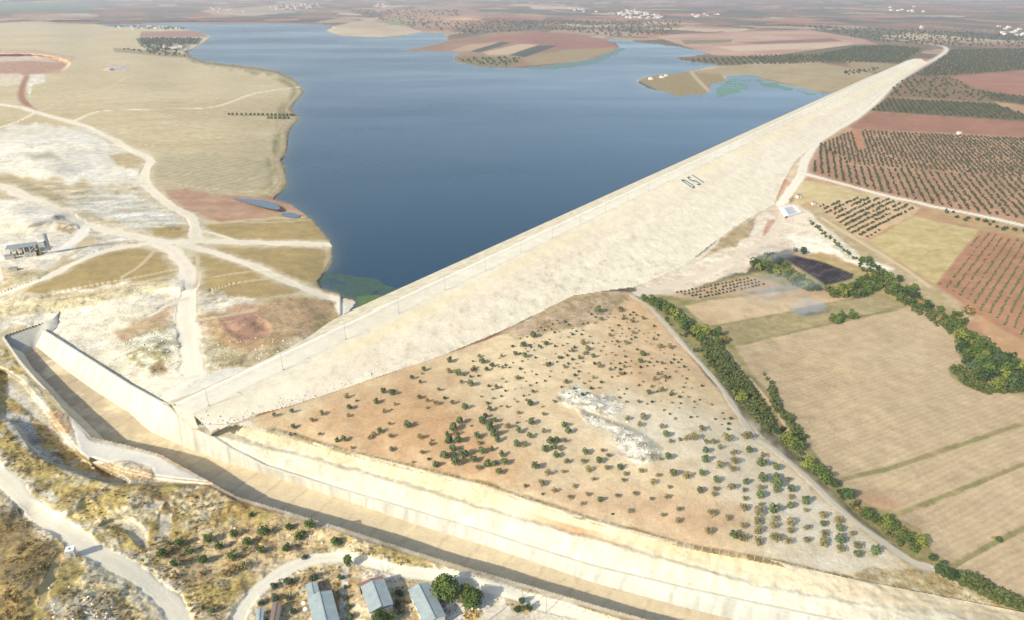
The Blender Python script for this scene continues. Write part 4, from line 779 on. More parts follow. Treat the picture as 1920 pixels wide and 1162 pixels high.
# ---- spillway: chute with walls, floor, end weir
def W3d(l): return np.array([un(x, y, z) for x, y, z in l])
def resample(P, step=1.5, n=None):
    d = np.r_[0, np.cumsum(np.linalg.norm(np.diff(P, axis=0), axis=1))]
    if n is None: n = max(2, int(d[-1] / step))
    t = np.linspace(0, d[-1], n); return np.stack([np.interp(t, d, P[:, k]) for k in range(3)], -1)
def param_resample(P, tt):
    return np.stack([np.interp(tt, np.arange(len(P)), P[:, k]) for k in range(3)], -1)
def loft(name, lines, mat, sub=4, parent=None, col=None, disp=0.0, seed=0, smooth=True, grain=.6):
    n = len(lines[0]); tt = []
    for i in range(n - 1):
        L = max(np.linalg.norm(l[i + 1] - l[i]) for l in lines); k = max(1, int(L / 1.0)); tt += [i + j / k for j in range(k)]
    tt.append(n - 1.0); tt = np.array(tt); R = [param_resample(l, tt) for l in lines]; rows = []; cw = []
    for i in range(len(R) - 1):
        k = sub if np.isscalar(sub) else sub[i]
        for j in range(k): rows.append(R[i] + (R[i + 1] - R[i]) * j / k); cw.append(i + j / k)
    rows.append(R[-1]); cw.append(len(R) - 1.0); G = np.array(rows); cw = np.array(cw)[:, None] + np.zeros((1, len(tt)))
    if disp:
        nn = fbm(G[..., 0], G[..., 1], 7, 4, seed) + .8 * fbm(G[..., 0], G[..., 1], 1.8, 3, seed + 5)
        ed_ = np.clip(np.minimum(cw, cw.max() - cw) * 3, 0, 1); G[..., 2] += nn * disp * ed_; G[..., 1] += fbm(G[..., 0], G[..., 2] * 2, 4, 3, seed + 9) * disp * ed_ * 1.2
    cc = None
    if col is not None: cc = np.clip(col(G[..., 0], G[..., 1], G[..., 2], cw), .01, .82).reshape(-1, 3)
    ii = np.arange(G.shape[0] * G.shape[1]).reshape(G.shape[:2]); q = np.stack([ii[:-1, :-1], ii[:-1, 1:], ii[1:, 1:], ii[1:, :-1]], -1).reshape(-1, 4)
    o = grid_object(name, G.reshape(-1, 3), q, mat, cc, np.full(G.shape[0] * G.shape[1], grain) if cc is not None else None, smooth)
    if parent: o.parent = parent
    return o
wtr, flr, wtl = W3d(WT_R), W3d(FL_R), W3d(WT_L)
def match(P, n): return resample(P, n=n)
NN = 160
wtr_, flr_, wtl_ = match(wtr, NN), match(flr, NN), match(wtl, NN)
fll = []
nl_ = len(FL_L)
for i, p in enumerate(wtl):
    if i < 1: fll.append(W3d(FL_L)[0])
    elif i < nl_: fll.append(W3d(FL_L)[i])
    else:
        tx = wtl[min(i + 1, len(wtl) - 1)] - wtl[i - 1]; nrm = np.array([-tx[1], tx[0], 0]); nrm /= np.linalg.norm(nrm)
        k = np.argmin(np.linalg.norm(flr_[:, :2] - (p[:2] + nrm[:2] * 14), axis=1)); fll.append(np.array([p[0] + nrm[0] * 1.0, p[1] + nrm[1] * 1.0, flr_[k, 2]]))
fll = np.array(fll); fll_ = match(fll, NN)
# pair floor lines by nearest to avoid shear
def pair(A, B):
    out = []
    last = 0
    for i, a in enumerate(A):
        k = last + int(np.argmin(np.linalg.norm(B[last:last + 40, :2] - a[:2], axis=1))); out.append(B[k]); last = k
    return np.array(out)
fllp = pair(flr_, match(fll, 600)); wtlp = pair(fllp, match(wtl, 600)); wtrp = pair(flr_, match(wtr, 600))
spill = empty('spillway', tuple(flr[0])); tag(spill, 'long concrete spillway chute with pale side walls below the dam', 'spillway')
inv = lambda o: setattr(o, 'parent', spill) or setattr(o, 'location', tuple(-Vector(flr[0])))
def floorcol(x, y, z, cw):
    a = fbm(x * .5, y, 12, 4, 201); b_ = fbm(x, y, 2.5, 3, 202); t_ = (x + 246) / 330
    c = mott(C(238, 217, 174), C(226, 205, 164), a + .6 * b_); dk = np.clip(1 - t_ * 2.0, 0, 1)[..., None] * np.clip(.45 + a * 1.6 + b_ * .8, 0, 1)[..., None]
    c = c * (1 - .7 * dk) + C(166, 146, 120) * .7 * dk
    jt = (np.abs(np.mod(x * .86 - y * .5, 12) - 6) < .5)[..., None]; return np.where(jt, c * .85, c)
def wallcol(x, y, z, cw):
    a = fbm(x * .5, y * .5, 9, 4, 211); s_ = fbm((x * .86 - y * .5), z * .12, 1.6, 3, 213); c = mott(C(234, 226, 198), C(216, 208, 180), a * .6 + s_ * .9)
    t_ = sstep(-160, -120, x)[..., None]; c2 = mott(C(222, 218, 200), C(196, 192, 174), a * .7 + s_ * 1.1); c = c * (1 - t_) + c2 * t_
    jt = (np.abs(np.mod(x * .86 - y * .5, 8) - 4) < .5)[..., None]; return np.where(jt, c * .84, c)
inv(loft('channel_floor', [fllp, flr_], M_GROUND, 10, col=floorcol, grain=.35))
inv(loft('side_wall', [flr_, wtrp], M_GROUND, 7, col=wallcol, grain=.3, smooth=False))
inv(loft('side_wall', [wtlp, fllp], M_GROUND, 5, col=wallcol, grain=.3, smooth=False))
def coping(P, side, w=.9, drop=3.5):
    tx = np.gradient(P, axis=0); nr = np.stack([-tx[:, 1], tx[:, 0], 0 * tx[:, 0]], -1); nr /= np.linalg.norm(nr, axis=1)[:, None]; nr *= side
    a = P + [0, 0, .12]; b_ = a + nr * w; c_ = b_ - [0, 0, drop]; return [P - [0, 0, .2], a, b_, c_]
inv(loft('wall_coping', coping(match(wtr, 220), 1, .8, 4.0), M_CONC, 1, smooth=False)); inv(loft('wall_coping', coping(match(wtl, 220), -1, .8, 3.0)[::-1], M_CONC, 1, smooth=False))
# end wall with curved guide wall at the head of the chute
top = [(-40, 640, 1.2), (7, 627, 1.2), (40, 615.5, 1.2), (75, 604.5, 1.5), (92, 599, 2.8), (101, 594, 3.4), (107, 588, 3.6), (109, 584, 3.6), (108, 581, 3.4)]
bot = [(30, 672, -3.5), (44, 661, -3.5), (55, 655, -3.5), (67, 648, -3.5), (86, 630, .5), (98, 620, 1.2), (106, 612, 1.6), (109, 607, 1.8), (111, 603, 1.8)]
T = catmull(W3d(top), 6); Bt = catmull(W3d(bot), 6)
weir = empty('spillway_weir', tuple(T[0])); tag(weir, 'grey curved concrete guide wall closing the head of the chute', 'weir wall')
w1 = loft('wall_face', [Bt, T], M_CONCG, 6, smooth=False); w2 = loft('wall_top', [T, T + [0, 1.0, 0.0], T + [0, 1.1, -5]], M_CONC, 1, smooth=False)
for o in (w1, w2): o.parent = weir; o.location = tuple(-Vector(T[0]))
# ---- cut bank above the channel
BL = [np.array([un(*r[k]) for r in BK]) for k in range(4)]
tp = BL[3] + [0, 0, .05]; back = tp + [0.0, 1.2, .1]
def bankcol(x, y, z, cw):
    a = fbm(x * .6, y * .6, 14, 4, 221); v_ = fbm((x * .9 - y * .4) * 1.2, z * .1, 2.2, 4, 223); b_ = fbm(x, y, 2, 3, 224)
    c = mott(C(232, 223, 196), C(212, 202, 174), a * .5 + v_ * 1.0 + b_ * .4); up = sstep(1.9, 2.2, cw + .1 * b_)[..., None]
    c = c * (1 - up) + mott(C(230, 214, 178), C(214, 194, 156), a + v_ * .9) * up
    be = np.exp(-((cw - 1.45 - .2 * b_) / .45) ** 2)[..., None] * .75; c = c * (1 - be) + mott(C(214, 206, 180), C(176, 160, 120), b_ + a) * be
    re = np.exp(-((x - 22) / 14) ** 2)[..., None] * np.clip((cw - 1.1) * 1.5, 0, 1)[..., None] * .7 * (cw < 2.4)[..., None]; c = c * (1 - re) + C(200, 150, 104) * re
    foot = (1 - sstep(0.12, .3, cw))[..., None]; c = c * (1 - foot) + mott(C(232, 224, 200), C(216, 206, 180), b_) * foot
    return c
L0o = BL[0] + [0.2, .9, -.15]
berm1 = BL[1]; 
bank = loft('cut_bank', [L0o, BL[1], BL[2], BL[3], back], M_ROCKY, (14, 4, 12, 2), col=bankcol, disp=.26, seed=230, grain=.72)
bank['kind'] = 'structure'
# ================================================================ OBJECTS
def crown_data(seed, clumps, per, leaf, squash=.75, spread=.62, hgt=1.0):
    r = np.random.default_rng(seed); vs_ = []; n_ = 0
    for c in range(clumps):
        d = r.normal(size=3); d /= np.linalg.norm(d); rad = spread * r.uniform(.35, 1.0) ** .6; cc = d * rad * [1, 1, squash]; cr_ = r.uniform(.28, .46)
        for k in range(per):
            e_ = r.normal(size=3); e_ /= np.linalg.norm(e_); e_[2] = abs(e_[2]) if r.random() < .75 else e_[2]
            p = cc + e_ * cr_ * r.uniform(.75, 1.1); nrm = e_ + r.normal(size=3) * .5; nrm /= np.linalg.norm(nrm)
            a = np.cross(nrm, [0, 0, 1.0]) + 1e-3; a /= np.linalg.norm(a); b_ = np.cross(nrm, a); s_ = leaf * r.uniform(.6, 1.3); t_ = r.uniform(0, 6.28)
            a2 = (a * math.cos(t_) + b_ * math.sin(t_)) * s_; b2 = (-a * math.sin(t_) + b_ * math.cos(t_)) * s_ * .7
            vs_ += [p - a2 - b2 * .6, p + a2 * .2 - b2, p + a2 + b2 * .3, p - a2 * .3 + b2]
    V_ = np.array(vs_); V_[:, 2] += .72 * squash + .1; V_[:, 2] *= hgt
    return V_
def quads_n(n): return np.arange(n * 4).reshape(-1, 4)
def crown_mesh(name, mat, *a, **k):
    V_ = crown_data(*a, **k); me = bpy.data.meshes.new(name); me.from_pydata(V_.tolist(), [], quads_n(len(V_) // 4).tolist()); me.materials.append(mat); me.update(); return me
def trunk_mesh(name, h=.6, r=.09, limbs=4, seed=0):
    rr = random.Random(seed); mb = MB(); mb.tube((0, 0, -.1), (.02, .01, h), r, r * .65, 7)
    for k in range(limbs):
        a = 6.283 * k / limbs + rr.random(); mb.tube((.02, .01, h * .8), (math.cos(a) * .4, math.sin(a) * .4, h + .35 + .2 * rr.random()), r * .5, r * .2, 5)
    me = bpy.data.meshes.new(name); me.from_pydata(mb.v, [], mb.f); me.materials.append(M_BARK); me.update(); return me
TM = [trunk_mesh('trunk', .4, .08, 4, 1), trunk_mesh('trunk', .3, .09, 5, 2)]
KIND = {}
for kn, mt_, ncl, per, leaf, sq, hg in (('olive', L_OLIVE, 12, 30, .14, .8, 1.15), ('row', L_OLIVEB, 8, 18, .2, .7, 1.0), ('dry', L_DRY, 9, 22, .12, .7, 1.05), ('green', L_GREEN, 16, 30, .12, .95, 1.05), ('darkg', L_DARKG, 16, 30, .12, .95, 1.05), ('yel', L_YEL, 14, 28, .13, .95, 1.0),
                              ('blueg', L_BLUEG, 9, 26, .16, .8, 1.0), ('scrub', L_SCRUB, 8, 20, .15, .6, .8), ('big', L_GREEN, 46, 60, .075, .95, 1.0)):
    KIND[kn] = [crown_mesh('crown', mt_, 10 + 7 * i + len(kn), ncl, per, leaf, squash=sq, hgt=hg, spread=.5 if kn in ('olive', 'dry') else .62 if kn != 'big' else .7) for i in range(3)]
def tree(kind, px, py, rpx, label, group=None, name='tree', cat='tree', hs=1.0, parts=True):
    """px,py: middle of the crown in the photo; rpx: crown radius in photo points"""
    p = on(px, py); mpp = proj(p)[2] / F; r = rpx * mpp
    q = on(px, py + rpx * .72 * min(1, hs)); v = random.randrange(3)
    root = empty(name, q, random.random() * 6.28); r *= random.uniform(1.12, 1.42) if kind in ('olive', 'dry') else 1.12; root.scale = (r, r * random.uniform(.85, 1.15), r * hs)
    c = bpy.data.objects.new('crown', KIND[kind][v]); COL.objects.link(c); c.parent = root
    t_ = bpy.data.objects.new('trunk', TM[v % 2]); COL.objects.link(t_); t_.parent = root
    tag(root, label, cat, group); return root
def shrub(kind, p, r, label, group, name='shrub', cat='shrub', hs=1.0):
    o = bpy.data.objects.new(name, KIND[kind][random.randrange(3)]); COL.objects.link(o); o.location = (p[0], p[1], p[2] - .25 * r); o.scale = (r, r * random.uniform(.85, 1.15), r * hs); o.rotation_euler = (0, 0, random.random() * 6.28)
    tag(o, label, cat, group); return o
def refine(x, y, z0=-15.0):
    z = z0
    for _ in range(4):
        q = proj((x, y, z)); z = ground_at(q[0], q[1])
    return z, q
def lattice(poly, ang, sr, st, jit=.12, drop=.05, z0=-15.0, smp=4000000):
    """world points of planted rows inside a traced plot"""
    poly = np.array(poly, float); w = un(poly[:, 0], poly[:, 1], z0)[:, :2]; c = w.mean(0); R_ = np.linalg.norm(w - c, axis=1).max() + 10
    a = math.radians(ang); d = np.array([math.cos(a), math.sin(a)]); n_ = np.array([-d[1], d[0]])
    i = np.arange(-int(R_ / st), int(R_ / st) + 1) * st; j = np.arange(-int(R_ / sr), int(R_ / sr) + 1) * sr; I, J = np.meshgrid(i, j); I = I + RNG.normal(size=I.shape) * jit * st; J = J + RNG.normal(size=I.shape) * jit * sr * .6
    x = c[0] + I * d[0] + J * n_[0]; y = c[1] + I * d[1] + J * n_[1]; k = (y > 60) & (RNG.random(x.shape) > drop); x = x[k]; y = y[k]; z = np.full(x.shape, z0)
    for _ in range(4):
        q = proj(np.stack([x, y, z], -1)); ok = (q[:, 0] > us[0]) & (q[:, 0] < us[-1]) & (q[:, 1] > vs[0]) & (q[:, 1] < vs[-1]); x, y, z, q = x[ok], y[ok], z[ok], q[ok]
        ii = np.clip(np.searchsorted(vs, q[:, 1]), 1, NR - 1); jj = np.clip(np.searchsorted(us, q[:, 0]), 1, NC - 1); z = Zt[ii, jj]
    k = inside(q[:, 0], q[:, 1], poly) & (q[:, 0] > -60) & (q[:, 0] < 2040); return np.stack([x, y, z], -1)[k], q[k]
def stuff_trees(name, P, rad, mat, label, cat, nq=26, leaf=.34, seed=0, sq=.75):
    temps = [crown_data(seed + i, 4, nq // 4, leaf, sq, .5) for i in range(4)]; out = []
    for i in range(4):
        S_ = P[i::4]; 
        if not len(S_): continue
        r = (rad if np.isscalar(rad) else rad[i::4]) * RNG.uniform(.75, 1.25, len(S_)); th_ = RNG.uniform(0, 6.28, len(S_)); T_ = temps[i]
        x = T_[None, :, 0] * np.cos(th_)[:, None] - T_[None, :, 1] * np.sin(th_)[:, None]; y = T_[None, :, 0] * np.sin(th_)[:, None] + T_[None, :, 1] * np.cos(th_)[:, None]
        out.append(np.stack([S_[:, 0:1] + x * r[:, None], S_[:, 1:2] + y * r[:, None], S_[:, 2:3] + (T_[None, :, 2] - .15) * r[:, None]], -1).reshape(-1, 3))
    V_ = np.concatenate(out); o = grid_object(name, V_, quads_n(len(V_) // 4), mat, smooth=False); tag(o, label, cat, None, 'stuff'); return o
# ---- triangular orchard
z5 = lambda l: ZA(l, 640, 390); z8 = lambda l: ZA(l, 640, 772); z9 = lambda l: ZA(l, 1280, 772); z7 = lambda l: ZA(l, 0, 772)
G5 = z5([(460, 895), (395, 943), (235, 1018), (285, 1030), (195, 1075), (45, 1110), (722, 978), (787, 853), (1072, 708), (1145, 752), (1017, 760), (973, 810), (1025, 820), (650, 918), (605, 845), (1405, 822), (1433, 566), (1683, 810), (1668, 850), (1845, 1033), (1715, 1025), (690, 1105), (810, 897), (840, 875), (1055, 1088), (830, 1120)])
D5 = z5([(1790, 860), (1630, 690), (1500, 703), (1503, 895), (1555, 565), (1685, 610), (1745, 725), (1780, 768), (1835, 768), (530, 1085), (620, 1082), (435, 1050), (770, 822), (240, 1130), (900, 885), (1408, 942), (1350, 745), (1245, 880), (985, 945), (730, 900), (600, 905), (895, 820), (1215, 830), (1150, 870), (1375, 780), (1440, 875), (1560, 920), (1590, 745), (1625, 625), (1580, 610), (1450, 615), (1330, 830), (1255, 965), (1070, 1020), (925, 1105), (865, 995), (990, 1140), (1130, 1145), (1360, 808), (1770, 920), (1750, 950), (1810, 940), (1735, 990), (1790, 1010), (1660, 1075), (1580, 880), (1540, 740), (1290, 790), (670, 965), (545, 1010), (480, 1070), (300, 1090), (440, 965), (30, 1045), (740, 885), (1190, 1075)])
G8 = z8([(370, 70), (15, 150), (790, 50), (860, 45), (830, 80), (855, 115), (870, 150), (757, 130), (590, 125), (655, 155), (990, 100), (1052, 130), (980, 178), (840, 205), (895, 235), (912, 278), (620, 200), (575, 240), (625, 238), (638, 278), (530, 290), (813, 290), (858, 285), (882, 330), (1060, 55), (1247, 70), (1267, 105), (1165, 160), (1205, 155), (1140, 203), (1187, 195), (1200, 238), (1085, 300), (1362, 220), (1850, 338), (1825, 248), (1812, 120), (1440, 268), (1555, 305), (1445, 485), (740, 265), (785, 215), (680, 230), (600, 160), (215, 103), (625, 85), (660, 48), (805, 18)])
D8 = z8([(440, 135), (500, 175), (280, 200), (160, 140), (275, 130), (1020, 178), (770, 170), (745, 215), (1222, 200), (1380, 315), (1482, 305), (1240, 328), (1585, 340), (1675, 325), (1780, 258), (1840, 160), (1890, 150), (1685, 20), (1790, 75), (1027, 408), (1540, 462), (1300, 410), (1640, 450), (1730, 480), (1768, 350), (1885, 540), (1740, 385), (1065, 510), (1490, 240), (1575, 375), (1345, 508), (1612, 550), (1275, 470), (40, 15), (270, 60), (450, 220), (640, 115), (930, 75), (1130, 100), (1250, 155), (1190, 435), (1120, 395), (1375, 455), (1410, 370), (1820, 470), (1830, 415), (1795, 570), (1880, 605), (1600, 30), (1665, 65), (1460, 210), (1350, 270), (1260, 270), (1155, 335), (690, 275), (765, 305)])
G9 = z9([(105, 340), (183, 375), (95, 435), (350, 385), (370, 210), (440, 283), (123, 258), (125, 210), (520, 390), (520, 435), (600, 425), (600, 520), (430, 460), (685, 490), (520, 305), (520, 355), (445, 365), (875, 705), (1070, 775), (508, 540), (285, 685), (875, 650), (780, 620), (975, 795)])
D9 = z9([(20, 350), (170, 455), (270, 413), (360, 130), (445, 235), (285, 222), (285, 268), (277, 312), (205, 290), (207, 190), (20, 140), (60, 135), (130, 160), (170, 158), (245, 137), (430, 415), (435, 510), (345, 478), (415, 605), (335, 630), (160, 555), (142, 660), (505, 690), (505, 630), (598, 610), (598, 660), (690, 640), (780, 570), (785, 675), (782, 725), (865, 600), (880, 755), (945, 675), (975, 740), (590, 715), (418, 660), (685, 545), (250, 590), (600, 470), (530, 700), (340, 430), (420, 550), (180, 425), (105, 85), (590, 370), (340, 530), (420, 720), (690, 710), (330, 700), (510, 590)])
LG = [(547, 769), (550, 798), (632, 824)]; LD = [(604, 773), (585, 786), (515, 776), (600, 812), (700, 812), (660, 838), (735, 842), (545, 812)]
for l, kind, r0, lab, gr_, nm in ((G5 + LG, 'olive', 6.2, 'round dark green olive tree in the upper part of the triangular orchard', 'green olive trees in the upper triangular orchard', 'olive_tree'),
                             (D5 + LD, 'dry', 5.2, 'small brownish sparse tree in the upper part of the triangular orchard', 'sparse brown trees in the upper triangular orchard', 'pistachio_tree'),
                             (G8, 'olive', 7.4, 'round dark green olive tree in the middle of the triangular orchard', 'green olive trees in the middle of the triangular orchard', 'olive_tree'),
                             (D8, 'dry', 6.4, 'small brownish sparse tree in the lower middle of the triangular orchard', 'sparse brown trees in the lower middle orchard', 'pistachio_tree'),
                             (G9, 'olive', 8.4, 'round green olive tree near the right corner of the triangular orchard', 'green olive trees in the right corner of the orchard', 'olive_tree'),
                             (D9, 'dry', 8.2, 'olive brown sparse tree near the right corner of the triangular orchard', 'sparse trees in the right corner of the orchard', 'pistachio_tree')):
    for (x, y) in l: tree(kind, x, y, r0 * random.uniform(.75, 1.25), lab, gr_, nm)
P_, Q_ = lattice([(880, 680), (960, 640), (1120, 560), (1180, 570), (1240, 620), (1330, 740), (1400, 820), (1300, 800), (1200, 760), (1040, 740), (1020, 790), (930, 800), (880, 730)], -62, 4.2, 3.9, .14, .22, -7)
P2_, _ = lattice([(520, 790), (640, 745), (850, 660), (890, 720), (900, 860), (1060, 920), (1250, 960), (1400, 1010), (1300, 1015), (1110, 970), (900, 900), (640, 838)], -35, 8.5, 7, .3, .62, -3)
P_ = np.concatenate([P_, P2_]); P_ = P_[RNG.permutation(len(P_))][:300]
for p in P_: shrub(random.choice(['darkg', 'dry', 'darkg', 'scrub']), p, random.uniform(.5, 1.1), 'tiny bush among the trees of the triangular orchard', 'tiny bushes in the triangular orchard', 'bush', 'bush')
# ---- grove and camp trees in the near left
for i, (x, y) in enumerate(z7([(915, 790), (985, 840), (1070, 770), (1145, 820), (1015, 728), (1180, 700), (1235, 745), (1320, 675), (1395, 725), (1310, 800), (1485, 660), (1470, 770), (1610, 755), (1630, 640), (1690, 685), (1740, 625), (1415, 570)])):
    tree('green', x - 3, y, random.uniform(8.5, 12) if i != 16 else 6, 'round green tree in the small grove between the channel and the curved road', 'trees of the small grove', 'fruit_tree', hs=.95)
tree('green', 632, 1014, 11, 'green tree standing alone by the channel at the right end of the grove', None, 'fruit_tree')
for x, y, r, k in ((328, 1078, 9, 'scrub'), (425, 1070, 13, 'scrub'), (440, 1060, 12, 'scrub'), (460, 1058, 10, 'dry'), (397, 1143, 8, 'olive'), (378, 1072, 9, 'scrub'), (572, 1042, 7, 'blueg'), (315, 1018, 5, 'olive')):
    tree(k, x, y, r, 'brownish scrubby bush on the dry slope below the small grove', 'scrubby bushes below the grove', 'bush', 'bush', .7)
for x, y, r in ((541, 1087, 10), (515, 1095, 9), (588, 1079, 10), (516, 1118, 9), (541, 1116, 9), (491, 1127, 7), (550, 1143, 7)):
    tree('blueg', x, y, r, 'small dark green tree on the dry plot inside the curved road', 'small trees inside the curved road', 'garden_tree', hs=.9)
for x, y, r in ((648, 1118, 7), (652, 1135, 7), (657, 1152, 8), (749, 1110, 9), (747, 1128, 8), (752, 1143, 8), (648, 1098, 5)):
    tree('blueg', x, y, r, 'small green tree in the strips between the long barracks', 'small trees between the barracks', 'garden_tree', hs=1.0)
tree('green', 653, 1054, 11, 'upright green tree at the road junction above the barracks', None, 'garden_tree', hs=1.6); tree('blueg', 640, 1080, 7, 'blue green tree beside the drive below the road junction', None, 'garden_tree')
tree('big', 836, 1100, 24, 'large round dense green tree at the end of the third barrack', None, 'mulberry_tree', hs=1.0); tree('big', 885, 1124, 19, 'tall green tree on the right of the round gravel yard', None, 'mulberry_tree', hs=1.3)
tree('yel', 871, 1104, 12, 'yellow green tree between the two big trees of the camp', None, 'mulberry_tree', hs=1.2); tree('big', 712, 1158, 17, 'dark green tree against the lower end of the second barrack', None, 'mulberry_tree')
tree('green', 733, 1156, 11, 'green tree right of the lower end of the second barrack', None, 'mulberry_tree')
for x, y, l in ((978, 1126, 'upper of three small dark trees on the grass island in the yard'), (970, 1142, 'lower left of three small dark trees on the grass island in the yard'), (992, 1138, 'lower right of three small dark trees on the grass island in the yard')): tree('darkg', x, y, 7.5, l, None, 'cypress_tree', hs=1.3)
# ---- trees along the two ditches
H1 = [(1208, 560, 8, 'green'), (1222, 566, 11, 'green'), (1238, 572, 12, 'darkg'), (1252, 580, 13, 'green'), (1264, 590, 12, 'yel'), (1278, 600, 13, 'green'), (1290, 612, 12, 'darkg'), (1304, 618, 12, 'yel'), (1322, 620, 13, 'yel'), (1312, 632, 10, 'green'), (1342, 622, 11, 'green'), (1358, 630, 11, 'scrub'), (1345, 640, 10, 'green')]
for x, y, r, k in H1: tree(k, x, y, r, {'green': 'leafy green tree in the row right of the farm road near the dam toe', 'darkg': 'dark green tree in the row right of the farm road near the dam toe', 'yel': 'yellow green tree in the row right of the farm road near the dam toe', 'scrub': 'brownish green tree at the end of the row near the dam toe'}[k], 'trees beside the farm road near the dam toe' if k != 'scrub' else None, 'poplar_tree')
tree('yel', 1389, 742, 12, 'bright yellow green tree alone in the reeds beside the farm road', None, 'poplar_tree')
H2 = [(1455, 805, 9, 'darkg'), (1475, 824, 15, 'yel'), (1492, 832, 14, 'green'), (1512, 866, 14, 'yel'), (1530, 880, 15, 'green'), (1546, 894, 14, 'green'), (1563, 905, 10, 'darkg'), (1587, 924, 14, 'darkg'), (1606, 948, 9, 'scrub'), (1624, 962, 13, 'green'), (1642, 972, 10, 'darkg'), (1656, 976, 14, 'yel'), (1674, 985, 13, 'green'), (1692, 990, 13, 'scrub'), (1690, 1003, 11, 'green'), (1706, 1008, 12, 'green'), (1726, 1014, 16, 'yel'), (1712, 1028, 9, 'green'), (1748, 1045, 8, 'darkg'), (1764, 1066, 14, 'darkg'), (1780, 1078, 12, 'darkg')]
for x, y, r, k in H2: tree(k, x, y, r, {'green': 'green tree in the hedgerow along the lower farm road', 'darkg': 'dark green tree in the hedgerow along the lower farm road', 'yel': 'yellow green tree in the hedgerow along the lower farm road', 'scrub': 'brownish tree in the hedgerow along the lower farm road'}[k], 'hedgerow trees along the lower farm road', 'poplar_tree')
def fill_trees(poly, n_, rpx, kinds, lab, grp, name, hs=1.0, mind=.62):
    poly = np.array(poly, float); c_ = []; tries = 0
    while len(c_) < n_ and tries < 6000:
        tries += 1; x = random.uniform(poly[:, 0].min(), poly[:, 0].max()); y = random.uniform(poly[:, 1].min(), poly[:, 1].max())
        if inside(np.array([x]), np.array([y]), poly)[0] and all((x - a) ** 2 + ((y - b_) * 1.4) ** 2 > (rpx * 2 * mind) ** 2 for a, b_ in c_): c_.append((x, y))
    for x, y in sorted(c_, key=lambda q: q[1]):
        k = random.choice(kinds); wd = {'green': 'green', 'darkg': 'dark green', 'yel': 'yellow green', 'scrub': 'brownish green', 'blueg': 'blue green'}[k]
        tree(k, x, y, rpx * random.uniform(.75, 1.3), wd + ' ' + lab, wd + ' ' + grp, name, hs=hs)
fill_trees([(1412, 488), (1440, 478), (1462, 486), (1485, 507), (1505, 525), (1535, 542), (1545, 550), (1500, 542), (1470, 518), (1430, 507), (1410, 502)], 24, 8.5, ['green', 'green', 'darkg', 'yel'], 'tree in the thicket left of the burned plot', 'trees of the thicket left of the burned plot', 'willow_tree')
fill_trees([(1550, 540), (1570, 534), (1600, 532), (1625, 516), (1645, 512), (1652, 534), (1640, 550), (1600, 554), (1550, 552)], 20, 8.5, ['green', 'yel', 'darkg', 'green'], 'tree in the thicket below the burned plot', 'trees of the thicket below the burned plot', 'willow_tree')
fill_trees([(1600, 482), (1606, 476), (1640, 495), (1700, 530), (1740, 560), (1790, 580), (1830, 620), (1850, 660), (1830, 668), (1790, 630), (1760, 600), (1700, 570), (1650, 530), (1620, 496)], 44, 8, ['green', 'darkg', 'scrub', 'green'], 'tree along the winding stream between the fields', 'trees along the winding stream', 'willow_tree')
fill_trees([(1795, 632), (1830, 640), (1880, 670), (1935, 700), (1935, 740), (1900, 728), (1860, 722), (1830, 700), (1805, 675)], 44, 12, ['green', 'darkg', 'darkg', 'blueg', 'yel'], 'tree in the wood at the right edge', 'trees of the wood at the right edge', 'willow_tree', 1.15)
for x, y in ((1561, 597), (1576, 592), (1598, 590), (1568, 600)): tree('green', x, y, 9, 'round green tree on the grass verge right of the smoke', 'trees on the verge right of the smoke', 'willow_tree')
tree('darkg', 1506, 472, 8, 'single dark green tree above the burned plot', None, 'willow_tree'); tree('darkg', 1491, 470, 5, 'small dark bush above the burned plot beside the single tree', None, 'bush', 'bush')
tree('scrub', 1812, 577, 14, 'brownish tree standing above the stream at the corner of the red field', None, 'willow_tree'); tree('darkg', 1872, 1010, 7, 'dark bush on the field boundary at lower right', None, 'bush', 'bush'); tree('scrub', 1862, 1006, 5, 'brown bush left of the dark bush on the lower right field boundary', None, 'bush', 'bush')
tree('green', 1438, 1157, 9, 'green bush on the channel bank at the bottom right', None, 'bush', 'bush')
# ---- planted rows
RP = []; 
def addrows(poly, ang, sr, st, r, jit=.1, drop=.05, z0=-14.0):
    P, Q = lattice(poly, ang, sr, st, jit, drop, z0)
    if len(P): RP.append(np.column_stack([P, np.full(len(P), r), Q]))
addrows([(1534, 276), (1544, 276), (1600, 312), (1700, 318), (1920, 336), (2040, 350), (2040, 440), (1920, 414), (1750, 384), (1600, 346), (1524, 322)], -111, 6.6, 4.4, 1.75)
addrows([(1534, 272), (1598, 246), (1607, 282), (1625, 282), (1612, 246), (1920, 260), (2040, 268), (2040, 350), (1920, 334), (1700, 316), (1600, 310), (1545, 280)], -111, 4.7, 4.0, 1.6, .17, .08)
a_, b__ = un(1615, 445, -18), un(1723, 392, -16); ang11 = math.degrees(math.atan2(*(b__ - a_)[[1, 0]]))
addrows([(1536, 388), (1600, 373), (1660, 373), (1720, 392), (1624, 448), (1588, 434)], ang11, 6.4, 3.9, 1.75)
addrows([(1728, 392), (1760, 393), (1920, 432), (1990, 450), (1920, 440), (1836, 426)], ang11, 6, 9, 2.4, .3, .3)
addrows([(1664, 186), (1864, 196), (1920, 217), (2040, 224), (2040, 234), (1920, 226), (1632, 208)], -111, 7.5, 7, 2.6, .12, .05, -8); addrows([(1690, 152), (1768, 140), (1858, 182), (1862, 192), (1700, 182), (1662, 180)], -111, 12, 12, 3.0, .3, .3, -6)
addrows([(1710, 146), (1765, 110), (1785, 95), (1920, 92), (2040, 94), (2040, 130), (1920, 132), (1782, 142)], -105, 10, 9, 3.0, .2, .15, -3); addrows([(1836, 172), (1920, 182), (2040, 190), (2040, 204), (1920, 196), (1860, 188)], -111, 8, 8, 2.8, .12, .05, -8)
